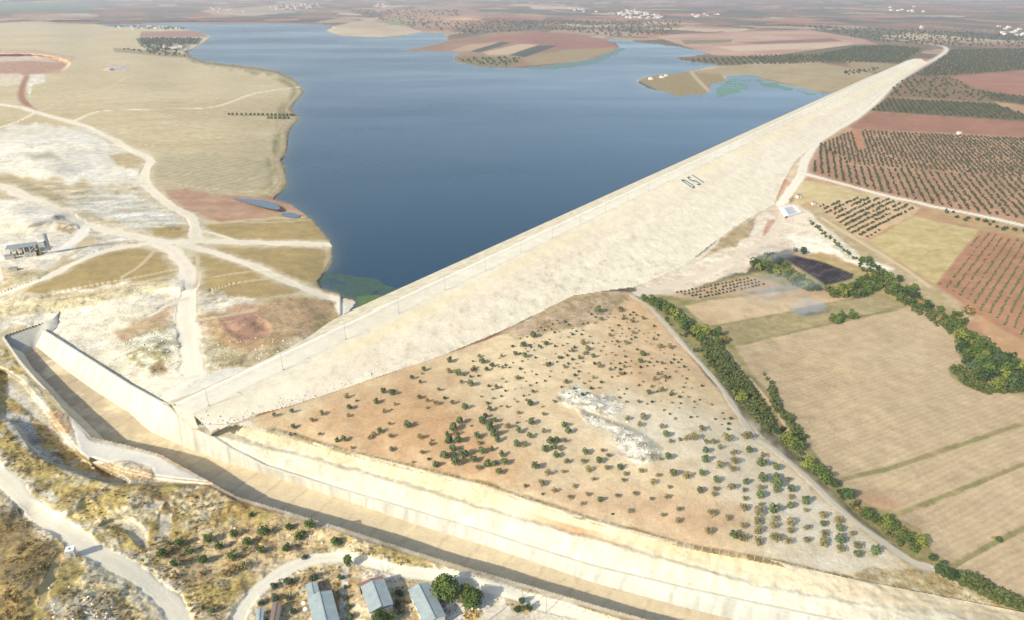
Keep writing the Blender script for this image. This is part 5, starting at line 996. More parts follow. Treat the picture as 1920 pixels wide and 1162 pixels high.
addrows([(1400, 106), (1530, 104), (1600, 90), (1656, 86), (1730, 92), (1690, 118), (1560, 118), (1440, 122)], -100, 10, 9, 3.2, .15, .1, 1); addrows([(1272, 113), (1400, 107), (1440, 110), (1430, 122), (1350, 122)], -100, 14, 12, 3.2, .1, .1, 1)
addrows([(1580, 136), (1650, 128), (1630, 136), (1590, 142)], -100, 10, 8, 3, .3, .2, 1); addrows([(858, 112), (950, 108), (985, 112), (950, 125), (880, 120)], -80, 18, 14, 3.6, .3, .2, 1)
addrows([(262, 72), (375, 72), (368, 84), (268, 84)], 20, 14, 11, 3.4, .2, .1, 3); addrows([(215, 91), (330, 99), (352, 108), (300, 105)], 20, 20, 14, 3.2, .3, .2, 3)
addrows([(1280, 40), (1920, 66), (1920, 90), (1780, 88), (1640, 78), (1500, 50)], -100, 26, 22, 4.5, .4, .3, 4); addrows([(850, 40), (1280, 40), (1250, 66), (1160, 70), (1020, 56), (860, 66)], -100, 30, 24, 4.5, .4, .3, 5)
addrows([(650, 20), (860, 20), (860, 60), (800, 58), (700, 36)], -80, 46, 36, 5, .4, .4, 5)
RP = np.concatenate(RP); RP = RP[np.argsort(RP[:, 6])]; near = RP[:170]; rest = RP[170:]; print('rows', len(RP))
zn = lambda q: 'plot below the white road' if q[1] > 340 and q[0] < 1730 and q[1] > 372 + (q[0] - 1620) * .1 else 'large orchard'
for p in near:
    small = 'olive tree in neat rows below the long white road' if (p[5] > 372 + (p[4] - 1660) * .26) else 'olive tree in neat rows above the long white road'
    shrub('row', p, p[3] * random.uniform(.8, 1.15), 'dark green ' + small, small[11:].strip() + ' rows', 'olive_tree', 'tree')
stuff_trees('olive_orchard', rest[:, :3], rest[:, 3], L_OLIVEB, 'dark olive orchards in rows covering the plain right of the dam', 'orchard', 24, .36, 40)
S1_, _ = lattice([(1840, 437), (1920, 452), (1990, 465), (1990, 660), (1920, 630), (1838, 582), (1762, 534)], math.degrees(math.atan2(*((un(1763, 537, -19) - un(1850, 434, -18))[[1, 0]]))), 4.9, 4.0, .06, .06, -18)
S2_, _ = lattice([(1262, 550), (1400, 522), (1425, 528), (1440, 538), (1400, 546), (1310, 560), (1290, 556)], math.degrees(math.atan2(*((un(1407, 520, -21) - un(1280, 548, -21))[[1, 0]]))), 4.0, 3.2, .06, .05, -21)
S1_ = S1_[np.argsort(S1_[:, 1])]; S2_ = S2_[np.argsort(S2_[:, 1])]
for p in S1_[:300]: shrub('olive', p, random.uniform(.85, 1.25), 'small dark sapling in the straight rows on the red brown field', 'saplings in rows on the red brown field', 'sapling', 'sapling')
if len(S1_) > 300: stuff_trees('sapling_rows', S1_[300:], 1.0, L_OLIVE, 'far rows of dark saplings on the red brown field', 'saplings')
for p in S2_[:280]: shrub('darkg', p, random.uniform(.8, 1.1), 'tiny round dark bush in the nursery plot at the dam toe', 'bushes of the nursery plot', 'nursery_bush', 'bush')
for i, x in enumerate([1280, 1300, 1325, 1350, 1375, 1400, 1422, 1445, 1468, 1495, 1518, 1540, 1562, 1585, 1605, 1625, 1640, 1500, 1518, 1540, 1565, 1590, 1612]):
    px = x / 2.98; py = (645 if i < 17 else 662) / 2.98 + (x - 1280) * .004; shrub('olive', on(px, py), 2.6, 'dark tree of the short rows ending at the small lake spit', 'trees of the short rows at the lake spit', 'olive_tree', 'tree')
# ---- reeds, scrub, boulders
def scatter(poly, n_):
    poly = np.array(poly, float); x = RNG.uniform(poly[:, 0].min(), poly[:, 0].max(), n_ * 3); y = RNG.uniform(poly[:, 1].min(), poly[:, 1].max(), n_ * 3); k = inside(x, y, poly); x, y = x[k][:n_], y[k][:n_]
    ii = np.clip(np.searchsorted(vs, y), 1, NR - 1); jj = np.clip(np.searchsorted(us, x), 1, NC - 1); return un(x, y, Zt[ii, jj]), x, y
reed_polys = [([(1312, 640), (1345, 640), (1375, 680), (1420, 740), (1450, 790), (1440, 810), (1400, 770), (1350, 710)], 1300), ([(1430, 700), (1450, 720), (1462, 760), (1495, 800), (1510, 822), (1498, 830), (1480, 800), (1450, 765)], 260), ([(1780, 690), (1800, 690), (1850, 725), (1915, 735), (1850, 738), (1810, 724)], 400),
              ([(1509, 407), (1545, 436), (1590, 474), (1640, 510), (1720, 560), (1790, 600), (1850, 650), (1920, 690), (1920, 735), (1860, 700), (1800, 640), (1740, 600), (1650, 545), (1590, 480), (1540, 440), (1512, 414)], 2600), ([(1790, 1075), (1830, 1085), (1925, 1135), (1925, 1150), (1850, 1120), (1800, 1095)], 500),
              ([(1230, 580), (1330, 640), (1350, 690), (1450, 800), (1560, 910), (1740, 1050), (1720, 1050), (1600, 955), (1480, 850), (1340, 700), (1250, 605)], 700)]
PR = np.concatenate([scatter(p, n_)[0] for p, n_ in reed_polys]); stuff_trees('reeds', PR, 1.5, L_REED, 'green reeds and low scrub filling the ditches between the valley fields', 'reeds', 16, .42, 60, 1.0)
NLP = [([(8, 920), (30, 950), (80, 1000), (110, 1040), (100, 1090), (60, 1162), (8, 1162)], 900), ([(110, 1070), (170, 1070), (230, 1120), (270, 1162), (120, 1162)], 420), ([(60, 920), (200, 910), (380, 930), (560, 985), (600, 1010), (500, 1060), (430, 1110), (400, 1140), (330, 1090), (250, 1030), (150, 970)], 1700), ([(190, 1040), (280, 1040), (400, 1120), (430, 1162), (370, 1162), (300, 1090)], 420), ([(520, 1070), (640, 1060), (640, 1162), (480, 1162)], 420), ([(10, 800), (60, 830), (80, 880), (40, 890), (8, 880)], 260), ([(640, 1010), (800, 1060), (960, 1110), (900, 1088), (760, 1060), (640, 1038)], 420),
       ([(960, 1105), (1150, 1160), (1100, 1160), (1000, 1125)], 160), ([(1700, 1075), (1780, 1090), (1900, 1145), (1780, 1130)], 240), ([(860, 1140), (900, 1150), (900, 1162), (850, 1162)], 60), ([(735, 1100), (760, 1100), (780, 1162), (745, 1162)], 90)]
PS = []; 
for p, n_ in NLP:
    w_, x, y = scatter(p, n_); k = fbm(w_[:, 0], w_[:, 1], 9, 3, 301) > -.15
    zz = ZONE[np.clip(np.searchsorted(vs, y), 0, NR - 1), np.clip(np.searchsorted(us, x), 0, NC - 1)]; rd = np.array([ZNAMES[i] in ('dirt_road', 'dirt_track', 'yard') for i in zz]); PS.append(w_[k & ~rd])
PS = np.concatenate(PS); PS = PS[RNG.random(len(PS)) < .62]; k = RNG.random(len(PS)); stuff_trees('dry_grass', PS[k < .7], .45, L_STRAW, 'straw coloured dry grass tufts on the near slopes', 'grass', 16, .3, 70, .5); stuff_trees('low_scrub', PS[k >= .7], RNG.uniform(.35, .9, (k >= .7).sum()), L_SCRUB, 'brown low scrub on the near slopes', 'scrub', 20, .3, 80, .5)
M_ROCK = flat_mat('pale_boulder_stone', (232, 224, 204), .9, .2, .8)
def boulders(P, r0, r1, name, lab):
    ico = np.array([(0, 0, -1), (.72, -.53, -.45), (-.28, -.85, -.45), (-.89, 0, -.45), (-.28, .85, -.45), (.72, .53, -.45), (.28, -.85, .45), (-.72, -.53, .45), (-.72, .53, .45), (.28, .85, .45), (.89, 0, .45), (0, 0, 1)])
    fa = np.array([(0, 1, 2), (1, 0, 5), (0, 2, 3), (0, 3, 4), (0, 4, 5), (1, 5, 10), (2, 1, 6), (3, 2, 7), (4, 3, 8), (5, 4, 9), (1, 10, 6), (2, 6, 7), (3, 7, 8), (4, 8, 9), (5, 9, 10), (6, 10, 11), (7, 6, 11), (8, 7, 11), (9, 8, 11), (10, 9, 11)])
    n_ = len(P); r = RNG.uniform(0, 1, n_) ** 2.5 * (r1 - r0) + r0; V_ = ico[None] * (1 + RNG.normal(size=(n_, 12, 1)) * .22) * r[:, None, None] * RNG.uniform(.6, 1.2, (n_, 1, 3)) + P[:, None, :]
    o = grid_object(name, V_.reshape(-1, 3), (fa[None] + 12 * np.arange(n_)[:, None, None]).reshape(-1, 3), M_ROCK, smooth=False); tag(o, lab, 'stones', None, 'stuff')
B_ = []
for i in range(len(TOE) - 12):
    for k in range(34):
        t_ = random.random(); x = TOE[i][0] * (1 - t_) + TOE[i + 1][0] * t_; y = TOE[i][1] * (1 - t_) + TOE[i + 1][1] * t_ - abs(random.gauss(0, 9)); z = face_hit(x, y); B_.append(un(x, y, z))
for k in range(450):
    s_ = random.uniform(S0 + 60, 620); d_ = CW + 62 * random.random() ** .5; v_ = fp(s_, d_, 0.0); B_.append(np.array(v_))
B_ = np.array(B_); q = proj(B_); zt = Zt[np.clip(np.searchsorted(vs, q[:, 1]), 0, NR - 1), np.clip(np.searchsorted(us, q[:, 0]), 0, NC - 1)]; boulders(B_[B_[:, 2] > zt - .5], .1, .5, 'boulders', 'pale loose boulders strewn over the lower dam slope')
B2 = np.concatenate([scatter(p, n_)[0] for p, n_ in (([(90, 1100), (200, 1100), (230, 1162), (90, 1162)], 90), ([(8, 770), (60, 780), (120, 860), (300, 900), (200, 900), (90, 870)], 130), ([(230, 640), (340, 610), (350, 690), (240, 690)], 160), ([(370, 640), (600, 620), (520, 680), (400, 690)], 120), ([(1060, 730), (1150, 740), (1240, 850), (1180, 865), (1100, 780)], 140), ([(1500, 405), (1610, 490), (1480, 470), (1440, 440)], 120), ([(430, 985), (600, 960), (640, 1000), (480, 1080)], 80), ([(20, 590), (110, 560), (330, 530), (330, 560), (150, 600)], 120), ([(640, 1020), (960, 1110), (900, 1090)], 80), ([(1640, 1090), (1900, 1140), (1900, 1160), (1700, 1120)], 90))]); boulders(B2, .12, .6, 'stones', 'pale scattered stones on the rough ground around the dam')
# ---- lamp posts along the crest
def lamp_mesh():
    root = empty('street_lamp'); mb = MB(); mb.box((0, 0, .15), (.5, .5, .3)); mb.tube((0, 0, .3), (0, 0, 8.6), .11, .07); mb.build('pole', M_STEEL, root); mb = MB(); mb.tube((0, 0, 8.5), (-1.5, 0, 9.0), .05, .04, 6); mb.build('arm', M_STEEL, root)
    mb = MB(); mb.box((-1.8, 0, 9.02), (.8, .3, .16)); mb.build('lamp_head', M_WHITE, root); return root
def copy_tree(r):
    c = r.copy(); COL.objects.link(c)
    for ch in list(r.children):
        d = ch.copy(); COL.objects.link(d); d.parent = c
        for g in ch.children: e2 = g.copy(); COL.objects.link(e2); e2.parent = d
    return c
lamp0 = lamp_mesh(); s_ = S0 + 8; first = True; angn = math.atan2(DN[1], DN[0])
while s_ < S1 - 40:
    p = (A0[0] + s_ * DD[0] + (CW - .5) * DN[0], A0[1] + s_ * DD[1] + (CW - .5) * DN[1], CRZ)
    q = proj(p)
    if q[0] > 355:
        o = lamp0 if first else copy_tree(lamp0); first = False; o.location = p; o.rotation_euler = (0, 0, angn); tag(o, 'slim grey street lamp on the downstream edge of the dam crest road', 'street lamp', 'street lamps along the dam crest')
    s_ += 36.5
# ---- fences
def fence(pts, name, label, step, h=1.5, mat=M_CONC):
    W_ = resample(np.array([on(x, y) for x, y in catmull(pts, 4)]), step)[:99]; root = empty(name, tuple(W_[0])); tag(root, label, 'fence'); o0 = Vector(W_[0])
    for w_ in W_:
        z = refine(w_[0], w_[1], w_[2])[0]; v = Vector((w_[0], w_[1], z)) - o0; mb = MB(); mb.tube((0, 0, -.2), (0, 0, h), .07, .06, 5); mb.tube((0, 0, h), (.1, -.2, h + .3), .05, .04, 5); p = mb.build('post', mat, root); p.location = v
    for hh in (.5, 1.0, 1.4):
        mb = MB()
        for a, b_ in zip(W_[:-1], W_[1:]): mb.tube(Vector(a) - o0 + Vector((0, 0, hh)), Vector(b_) - o0 + Vector((0, 0, hh)), .012, .012, 3)
        mb.build('wire', M_STEEL, root)
fence([(x, y - 5) for x, y in eb[:6]], 'wire_fence', 'wire fence with pale posts along the upper cut edge, left stretch', 2.6); fence([(x, y - 5) for x, y in eb[5:9]], 'wire_fence', 'wire fence with pale posts along the upper cut edge, right stretch', 2.8)
fence([(690, 1040), (760, 1056), (820, 1068), (900, 1084), (960, 1104), (1040, 1130), (1120, 1156)], 'wire_fence', 'wire fence with white posts between the camp road and the channel', 2.2)
# ---- barracks
def roofed(name, label, A, B_, C_, eave, ridge, base_z, roofm=M_ROOF, wallm=M_WALLW, group=None, windows=True, trim=None, cat='barrack', over=.35):
    """A,B: far-left and far-right eave corners (picture), C_: near-left corner; gabled shed"""
    a = Vector(un(*A, base_z + eave)); b_ = Vector(un(*B_, base_z + eave)); c_ = Vector(un(*C_, base_z + eave)); ux = (b_ - a); Wd_ = ux.length; ux.normalize(); uy = Vector((ux.y, -ux.x, 0)); L_ = max(2.0, (c_ - a).dot(uy))
    root = empty(name, (a.x, a.y, base_z)); tag(root, label, cat, group); ang = math.atan2(ux.y, ux.x); root.rotation_euler = (0, 0, ang)
    mb = MB(); o_ = over; hw = eave - .05    # local: x across, y negative along the length
    mb.add([(o_, -o_, -.6), (Wd_ - o_, -o_, -.6), (Wd_ - o_, -L_ + o_, -.6), (o_, -L_ + o_, -.6), (o_, -o_, hw), (Wd_ - o_, -o_, hw), (Wd_ - o_, -L_ + o_, hw), (o_, -L_ + o_, hw), (Wd_ / 2, -o_, eave + ridge - .12), (Wd_ / 2, -L_ + o_, eave + ridge - .12)],
           [(0, 1, 5, 8, 4), (1, 2, 6, 5), (2, 3, 7, 9, 6), (3, 0, 4, 7)]); mb.build('wall', wallm, root)
    for sgn in (0, 1):
        mb = MB(); x0, x1 = (0, Wd_ / 2) if sgn == 0 else (Wd_, Wd_ / 2); n_ = max(2, int(L_ / 1.0))
        mb.add([(x0, 0, eave), (x1, 0, eave + ridge), (x1, -L_, eave + ridge), (x0, -L_, eave), (x0, 0, eave - .1), (x1, 0, eave + ridge - .1), (x1, -L_, eave + ridge - .1), (x0, -L_, eave - .1)], [(0, 1, 2, 3), (4, 7, 6, 5), (0, 4, 5, 1), (3, 2, 6, 7), (0, 3, 7, 4)])
        for k in range(1, n_):   # standing seams
            y = -L_ * k / n_; mb.add([(x0, y - .04, eave + .01), (x1, y - .04, eave + ridge + .01), (x1, y + .04, eave + ridge + .01), (x0, y + .04, eave + .01), (x0, y, eave + .07), (x1, y, eave + ridge + .07)], [(0, 1, 5, 4), (4, 5, 2, 3), (0, 4, 3), (1, 2, 5)])
        mb.build('roof', roofm, root)
    mb = MB(); mb.box((Wd_ / 2, -L_ / 2, eave + ridge + .05), (.35, L_, .1)); mb.build('ridge_cap', roofm, root)
    if windows:
        k = 1.5
        while k < L_ - 1.5:
            for x, nx in ((o_ - .03, -1), (Wd_ - o_ + .03, 1)):
                mb = MB(); mb.box((x, -k, eave * .55), (.08, 1.1, 1.0)); w_ = mb.build('window', M_DARK, root); mb = MB(); mb.box((x + nx * .05, -k, eave * .55 - .55), (.14, 1.25, .08)); mb.build('sill', M_WHITE, w_)
            k += 3.2
        mb = MB(); mb.box((Wd_ * .5, -o_ + .03, 1.0), (1.0, .08, 2.1)); mb.build('door', M_BROWN, root)
    if trim: mb = MB(); mb.box((Wd_ / 2, -L_ + .1, eave - .1), (Wd_, .25, .3)); mb.build('fascia', trim, root)
    return root, Wd_, L_
zA = ground_at(640, 1120); zB = ground_at(700, 1140); zC = ground_at(800, 1140)
roofed('barrack', 'long grey blue barrack with a small annex at its upper left corner', (576, 1120), (622, 1105), (583, 1185), 3.0, 1.0, zA)
roofed('annex_shed', 'small grey blue roofed annex against the upper left corner of the first barrack', (572, 1095), (594, 1088), (576, 1120), 2.7, .25, zA + .1, windows=False, cat='shed', over=.2)
roofed('barrack', 'middle barrack with a red brown awning and a blue fascia', (676, 1099), (720, 1084), (690, 1149), 3.0, 1.0, zB, trim=M_BLUE)
roofed('barrack', 'right long barrack beside the large round tree', (765, 1105), (804, 1090), (786, 1175), 3.0, 1.0, zC)
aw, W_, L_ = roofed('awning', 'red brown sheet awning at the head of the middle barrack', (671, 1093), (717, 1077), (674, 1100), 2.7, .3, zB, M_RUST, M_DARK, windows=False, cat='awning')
roofed('shed', 'small grey blue roofed shed left of the brown shed at the bottom edge', (480, 1143), (495, 1140), (482, 1175), 2.4, .25, ground_at(490, 1150), windows=False, cat='shed', over=.15); roofed('shed', 'narrow brown roofed shed at the bottom edge left of the first barrack', (511, 1130), (527, 1128), (514, 1180), 2.4, .2, ground_at(520, 1150), M_BROWN, windows=False, cat='shed', over=.15)
for x, y, l in ((572, 1131, 'white satellite dish on the left side of the first barrack, upper one'), (575, 1142, 'white satellite dish on the left side of the first barrack, lower one')):
    r = empty('satellite_dish', on(x - 2, y + 6)); tag(r, l, 'satellite dish'); mb = MB(); mb.tube((0, 0, 0), (0, 0, 1.6), .04, .04, 6); mb.build('stand', M_STEEL, r); mb = MB(); mb.tube((0, -.05, 1.7), (.05, -.2, 1.85), .15, .6, 14); mb.build('dish', M_WHITE, r)
# floodlight mast and poles
r = empty('floodlight_mast', on(891, 1190)); r.location = Vector(un(891, 1141, ground_at(891, 1160) + 8.5)) - Vector((0, 0, 8.5)); tag(r, 'yellow floodlight mast with two white lamps in the camp', 'floodlight mast')
mb = MB(); mb.tube((0, 0, -.3), (0, 0, 8.5), .13, .09); mb.build('pole', M_YEL, r); mb = MB(); mb.tube((-.9, 0, 8.5), (.9, 0, 8.3), .05, .05, 6); mb.build('crossarm', M_YEL, r)
for dx in (-.9, .9): mb = MB(); mb.box((dx, -.1, 8.7 - dx * .1), (.5, .4, .35)); mb.build('floodlight', M_WHITE, r)
for i, (x, y, h, l) in enumerate(((720, 1073, 5.5, 'thin leaning utility pole above the middle barrack, left leg'), (725, 1072, 5.5, 'thin leaning utility pole above the middle barrack, right leg'), (545, 1122, 5, 'pale thin pole among the trees left of the first barrack'), (980, 1118, 6, 'thin pole beside the grass island in the yard'), (1024, 1147, 7, 'thin pole at the right end of the camp road'), (38, 970, 5, 'thin pole near the left bank of the lower left road'))):
    r = empty('utility_pole', on(x, y)); tag(r, l, 'utility pole'); mb = MB(); dx = {0: -.8, 1: 1.6}.get(i, 0); mb.tube((0, 0, -.2), (dx, 0, h), .1, .07, 6); mb.build('pole', M_STEEL if i != 2 else M_WHITE, r); mb = MB(); mb.box((dx, 0, h - .2), (.9, .08, .08)); mb.build('crossarm', M_STEEL, r)
# concrete cabin near the lower left road
r = empty('pump_cabin', on(135, 1040), .35); tag(r, 'small square white concrete cabin with a dark roof hatch beside the lower left road', 'cabin')
mb = MB(); mb.box((0, 0, 1.2), (2.3, 2.3, 3.0)); mb.build('wall', M_CONC, r); mb = MB(); mb.box((0, 0, 2.78), (2.6, 2.6, .16)); mb.build('roof', M_WHITE, r); mb = MB(); mb.box((0, -.1, 2.9), (.5, .5, .1)); mb.build('hatch', M_DARK, r); mb = MB(); mb.box((.3, -1.17, 1.0), (.8, .06, 1.9)); mb.build('door', M_STEEL, r)
# ---- concrete plant, left
g = on(44, 476); r = empty('plant_shed', g, .42); tag(r, 'open fronted grey plant shed with white posts in the white quarry yard', 'shed')
mb = MB(); mb.add([(-8, 3.5, 5.6), (8, 3.5, 5.6), (8, -3.2, 5.0), (-8, -3.2, 5.0), (-8, 3.5, 5.45), (8, 3.5, 5.45), (8, -3.2, 4.85), (-8, -3.2, 4.85)], [(3, 2, 1, 0), (4, 5, 6, 7), (0, 1, 5, 4), (1, 2, 6, 5), (2, 3, 7, 6), (3, 0, 4, 7)]); mb.build('roof', flat_mat('dark_grey_sheet', (150, 156, 156), .6, .1), r)
mb = MB(); mb.add([(-8, 3.5, 5.6), (8, 3.5, 5.6), (8, 6.0, 3.4), (-8, 6.0, 3.4), (-8, 3.5, 5.4), (8, 3.5, 5.4), (8, 6.0, 3.2), (-8, 6.0, 3.2)], [(0, 1, 2, 3), (7, 6, 5, 4), (3, 2, 6, 7), (0, 3, 7, 4), (1, 5, 6, 2)]); mb.build('rear_roof', M_STEEL, r)
mb = MB(); mb.box((0, 5.5, 1.5), (16, .25, 3.6)); mb.build('back_wall', M_CONCG, r)
for k in range(6): mb = MB(); mb.box((-7.7 + k * 3.08, -2.9, 2.3), (.35, .35, 5.0)); mb.build('post', M_WHITE, r)
for k in range(5): mb = MB(); mb.box((-6.2 + k * 3.08, -1.0, 1.0), (.2, 4.0, 2.4)); mb.build('partition', M_CONCG, r)
g = on(84, 478); r = empty('batching_plant', g, .4); tag(r, 'tall grey steel batching plant with silo and conveyor beside the plant shed', 'batching plant')
mb = MB(); mb.tube((2.6, 1.2, 4), (2.6, 1.2, 13), 1.3, 1.3, 14); mb.tube((2.6, 1.2, 2.5), (2.6, 1.2, 4), .4, 1.3, 14); mb.build('silo', M_STEEL, r)
mb = MB(); mb.box((0, 0, 7.2), (3.4, 3.2, 3.2)); mb.build('mixer_house', M_CONCG, r); mb = MB(); mb.box((0, 0, 9.0), (3.7, 3.5, .25)); mb.build('roof', M_WHITE, r)
for dx in (-1.5, 1.5):
    for dy in (-1.4, 1.4): mb = MB(); mb.box((dx, dy, 2.7), (.25, .25, 5.8)); mb.build('leg', M_STEEL, r)
for dx in (1.7, 3.5):
    mb = MB(); mb.box((dx, 1.2, 1.8), (.2, .2, 4.4)); mb.build('leg', M_STEEL, r)
mb = MB(); mb.add([(-8.5, -.5, 1.6), (-8.5, .5, 1.6), (-1.6, .5, 8.2), (-1.6, -.5, 8.2), (-8.5, -.5, 2.2), (-8.5, .5, 2.2), (-1.6, .5, 8.8), (-1.6, -.5, 8.8)], [(3, 2, 1, 0), (4, 5, 6, 7), (0, 3, 7, 4), (1, 5, 6, 2), (0, 4, 5, 1), (3, 2, 6, 7)]); mb.build('conveyor', M_STEEL, r)
for k in range(3): mb = MB(); mb.box((-9.5 + k * 2.2, 0, 1.3), (2.0, 2.6, 2.2)); mb.build('hopper', M_CONCG, r)
g = on(71, 477); r = empty('wheel_loader', g, -.3); tag(r, 'yellow wheel loader parked in front of the batching plant', 'wheel loader')
mb = MB(); mb.box((-.9, 0, 1.3), (2.6, 1.8, 1.1)); mb.box((1.3, 0, 1.0), (1.4, 1.3, .6)); mb.build('body', M_YEL, r); mb = MB(); mb.box((0, 0, 2.4), (1.4, 1.4, 1.3)); mb.build('cab', M_DARK, r); mb = MB(); mb.box((0, 0, 3.1), (1.6, 1.6, .12)); mb.build('cab_roof', M_YEL, r)
mb = MB(); mb.add([(2.6, -1.3, .3), (3.6, -1.3, .25), (2.6, -1.3, 1.4), (2.6, 1.3, .3), (3.6, 1.3, .25), (2.6, 1.3, 1.4)], [(0, 1, 2), (3, 5, 4), (0, 3, 4, 1), (0, 2, 5, 3)]); mb.build('bucket', M_YEL, r)
for sy in (-.6, .6): mb = MB(); mb.tube((1.0, sy, 1.5), (2.7, sy, .8), .14, .12, 6); mb.build('lift_arm', M_YEL, r)
for dx in (-1.3, 1.3):
    for dy in (-1.0, 1.0): mb = MB(); mb.tube((dx, dy - .25, .75), (dx, dy + .25, .75), .75, .75, 16); mb.build('wheel', M_TYRE, r)
for x, y, l, s_ in ((20, 486, 'grey machinery frame at the left edge below the plant shed', 2.0), (26, 508, 'small grey shed on the scrub below the quarry yard', 1.6)):
    r = empty('machinery_frame' if s_ == 2 else 'small_shed', on(x, y), .4); tag(r, l, 'machinery' if s_ == 2 else 'shed'); mb = MB(); mb.box((0, 0, s_ * .6), (s_ * 2.4, s_ * 1.3, s_ * 1.4)); mb.build('body', M_CONCG, r); mb = MB(); mb.box((0, 0, s_ * 1.33), (s_ * 2.6, s_ * 1.5, .12)); mb.build('roof', M_STEEL, r)
    for dx in (-1, 1): mb = MB(); mb.box((dx * s_ * 1.5, 0, s_ * .7), (.15, .15, s_ * 1.6)); mb.build('post', M_STEEL, r)
# ---- outlet structure at the toe
r = empty('outlet_basin', on(1484, 396)); o0 = Vector(r.location); tag(r, 'pale concrete stilling basin with wing walls at the dam toe', 'outlet structure')
oc = [(1468, 389), (1488, 384), (1503, 398), (1479, 405)]; zz = ground_at(1484, 392); pts = [Vector(un(x, y, zz + 1.5)) - o0 for x, y in oc]
mb = MB(); ins = [p * .78 for p in pts]; 
for i in range(4):
    a, b_, c_, d_ = pts[i], pts[(i + 1) % 4], ins[(i + 1) % 4], ins[i]; dn = Vector((0, 0, -3)); mb.add([a, b_, c_, d_, a + dn, b_ + dn, c_ + dn * .6, d_ + dn * .6], [(0, 1, 2, 3), (4, 5, 1, 0), (3, 2, 6, 7)])
mb.build('wing_wall', M_WHITE, r); mb = MB(); mb.add([p * .8 - Vector((0, 0, 1.2)) for p in pts], [(0, 1, 2, 3)]); mb.build('basin_floor', flat_mat('blue_grey_basin', (190, 196, 204), .4, .1), r)
mb = MB(); mb.add([pts[0] + Vector((-4, 1, -.6)), pts[0] + Vector((0, 0, .1)), pts[3] + Vector((0, 0, .1)), pts[3] + Vector((-5, -2, -.6))], [(3, 2, 1, 0)]); mb.build('apron', M_WHITE, r)
r = empty('valve_house', on(1497, 371), .3); tag(r, 'small white hut beside the toe road above the outlet basin', 'hut'); mb = MB(); mb.box((0, 0, 1.2), (4, 3, 2.8)); mb.build('wall', M_WHITE, r); mb = MB(); mb.box((0, 0, 2.7), (4.6, 3.6, .2)); mb.build('roof', M_RUST, r); mb = MB(); mb.box((0, -1.55, .9), (.9, .08, 1.9)); mb.build('door', M_DARK, r)
r = empty('field_hut', on(1525, 384), .3); tag(r, 'small pale hut at the left corner of the orchard plot below the white road', 'hut'); mb = MB(); mb.box((0, 0, 1.0), (3.4, 2.6, 2.4)); mb.build('wall', M_WALLW, r); mb = MB(); mb.box((0, 0, 2.3), (3.9, 3.0, .18)); mb.build('roof', M_STEEL, r)
r = empty('field_hut', on(1798, 252), .3); tag(r, 'small white hut inside the dark orchard on the right', 'hut'); mb = MB(); mb.box((0, 0, 1.2), (5, 3.6, 2.8)); mb.build('wall', M_WHITE, r); mb = MB(); mb.box((0, 0, 2.7), (5.6, 4.2, .2)); mb.build('roof', M_WHITE, r)
# crane-like truck at the right end of the crest road (dark small shape)
g = on(1467, 806); r = empty('tractor', g, .9); tag(r, 'small red tractor parked at the end of the dirt track beside the reeds', 'tractor')
mb = MB(); mb.box((.7, 0, 1.1), (1.6, .8, .7)); mb.box((-.4, 0, 1.0), (1.0, 1.0, .5)); mb.build('body', M_REDP, r); mb = MB(); mb.box((-.4, 0, 1.9), (1.1, 1.2, 1.1)); mb.build('cab', M_DARK, r); mb = MB(); mb.box((-.4, 0, 2.5), (1.3, 1.35, .1)); mb.build('cab_roof', M_REDP, r)
for dx, rr_ in ((-.5, .75), (1.2, .45)):
    for dy in (-.75, .75): mb = MB(); mb.tube((dx, dy - .18, rr_), (dx, dy + .18, rr_), rr_, rr_, 14); mb.build('wheel', M_TYRE, r)
# ---- far villages: every house a thing
def house_mesh(v):
    rr = random.Random(v); w_, l_, h_ = rr.uniform(9, 13), rr.uniform(10, 18), rr.choice([3.4, 6.2, 6.6]); mb = MB(); mb.box((0, 0, h_ / 2), (w_, l_, h_ + .6))
    if v % 2: mb.add([(-w_ / 2 - .4, -l_ / 2 - .4, h_ + .3), (w_ / 2 + .4, -l_ / 2 - .4, h_ + .3), (w_ / 2 + .4, l_ / 2 + .4, h_ + .3), (-w_ / 2 - .4, l_ / 2 + .4, h_ + .3), (0, -l_ / 2 - .4, h_ + 2.4), (0, l_ / 2 + .4, h_ + 2.4)], [(0, 4, 5, 3), (1, 2, 5, 4), (0, 1, 4), (2, 3, 5)], 1)
    else: mb.box((0, 0, h_ + .45), (w_ + .5, l_ + .5, .25), 0, 2); mb.box((w_ * .2, l_ * .2, h_ + 1.4), (2.5, 3, 1.8), 0, 0)
    for k in range(3):
        for sx in (-1, 1): mb.box((sx * (w_ / 2 + .03), -l_ / 2 + (k + .7) * l_ / 3.4, h_ * .55), (.08, 1.6, 1.4), 0, 3)
    o = mb.build('village_house', [M_WHITE, M_TILE, M_WALLW, M_DARK]); me = o.data; bpy.data.objects.remove(o); return me
HM = [house_mesh(v) for v in range(6)]
def village(cluster, n_, label, grp, sc=1.0, name='village_house'):
    pl = np.array(cluster, float)
    for i in range(n_):
        while True:
            x = random.uniform(pl[:, 0].min(), pl[:, 0].max()); y = random.uniform(pl[:, 1].min(), pl[:, 1].max())
            if inside(np.array([x]), np.array([y]), pl)[0]: break
        o = bpy.data.objects.new(name, HM[random.randrange(6)]); COL.objects.link(o); o.location = on(x, y); o.rotation_euler = (0, 0, random.choice([.3, 1.8, .5])); o.scale = (sc,) * 3; tag(o, label, 'house', grp)
village([(500, 14), (540, 8), (600, 8), (606, 12), (560, 20), (510, 19)], 52, 'white house of the far village near the top left', 'houses of the far top left village', 1.05)
village([(1150, 22), (1185, 20), (1225, 28), (1250, 36), (1190, 36), (1155, 32)], 58, 'white house of the far village at the top middle', 'houses of the far top middle village', 1.0)
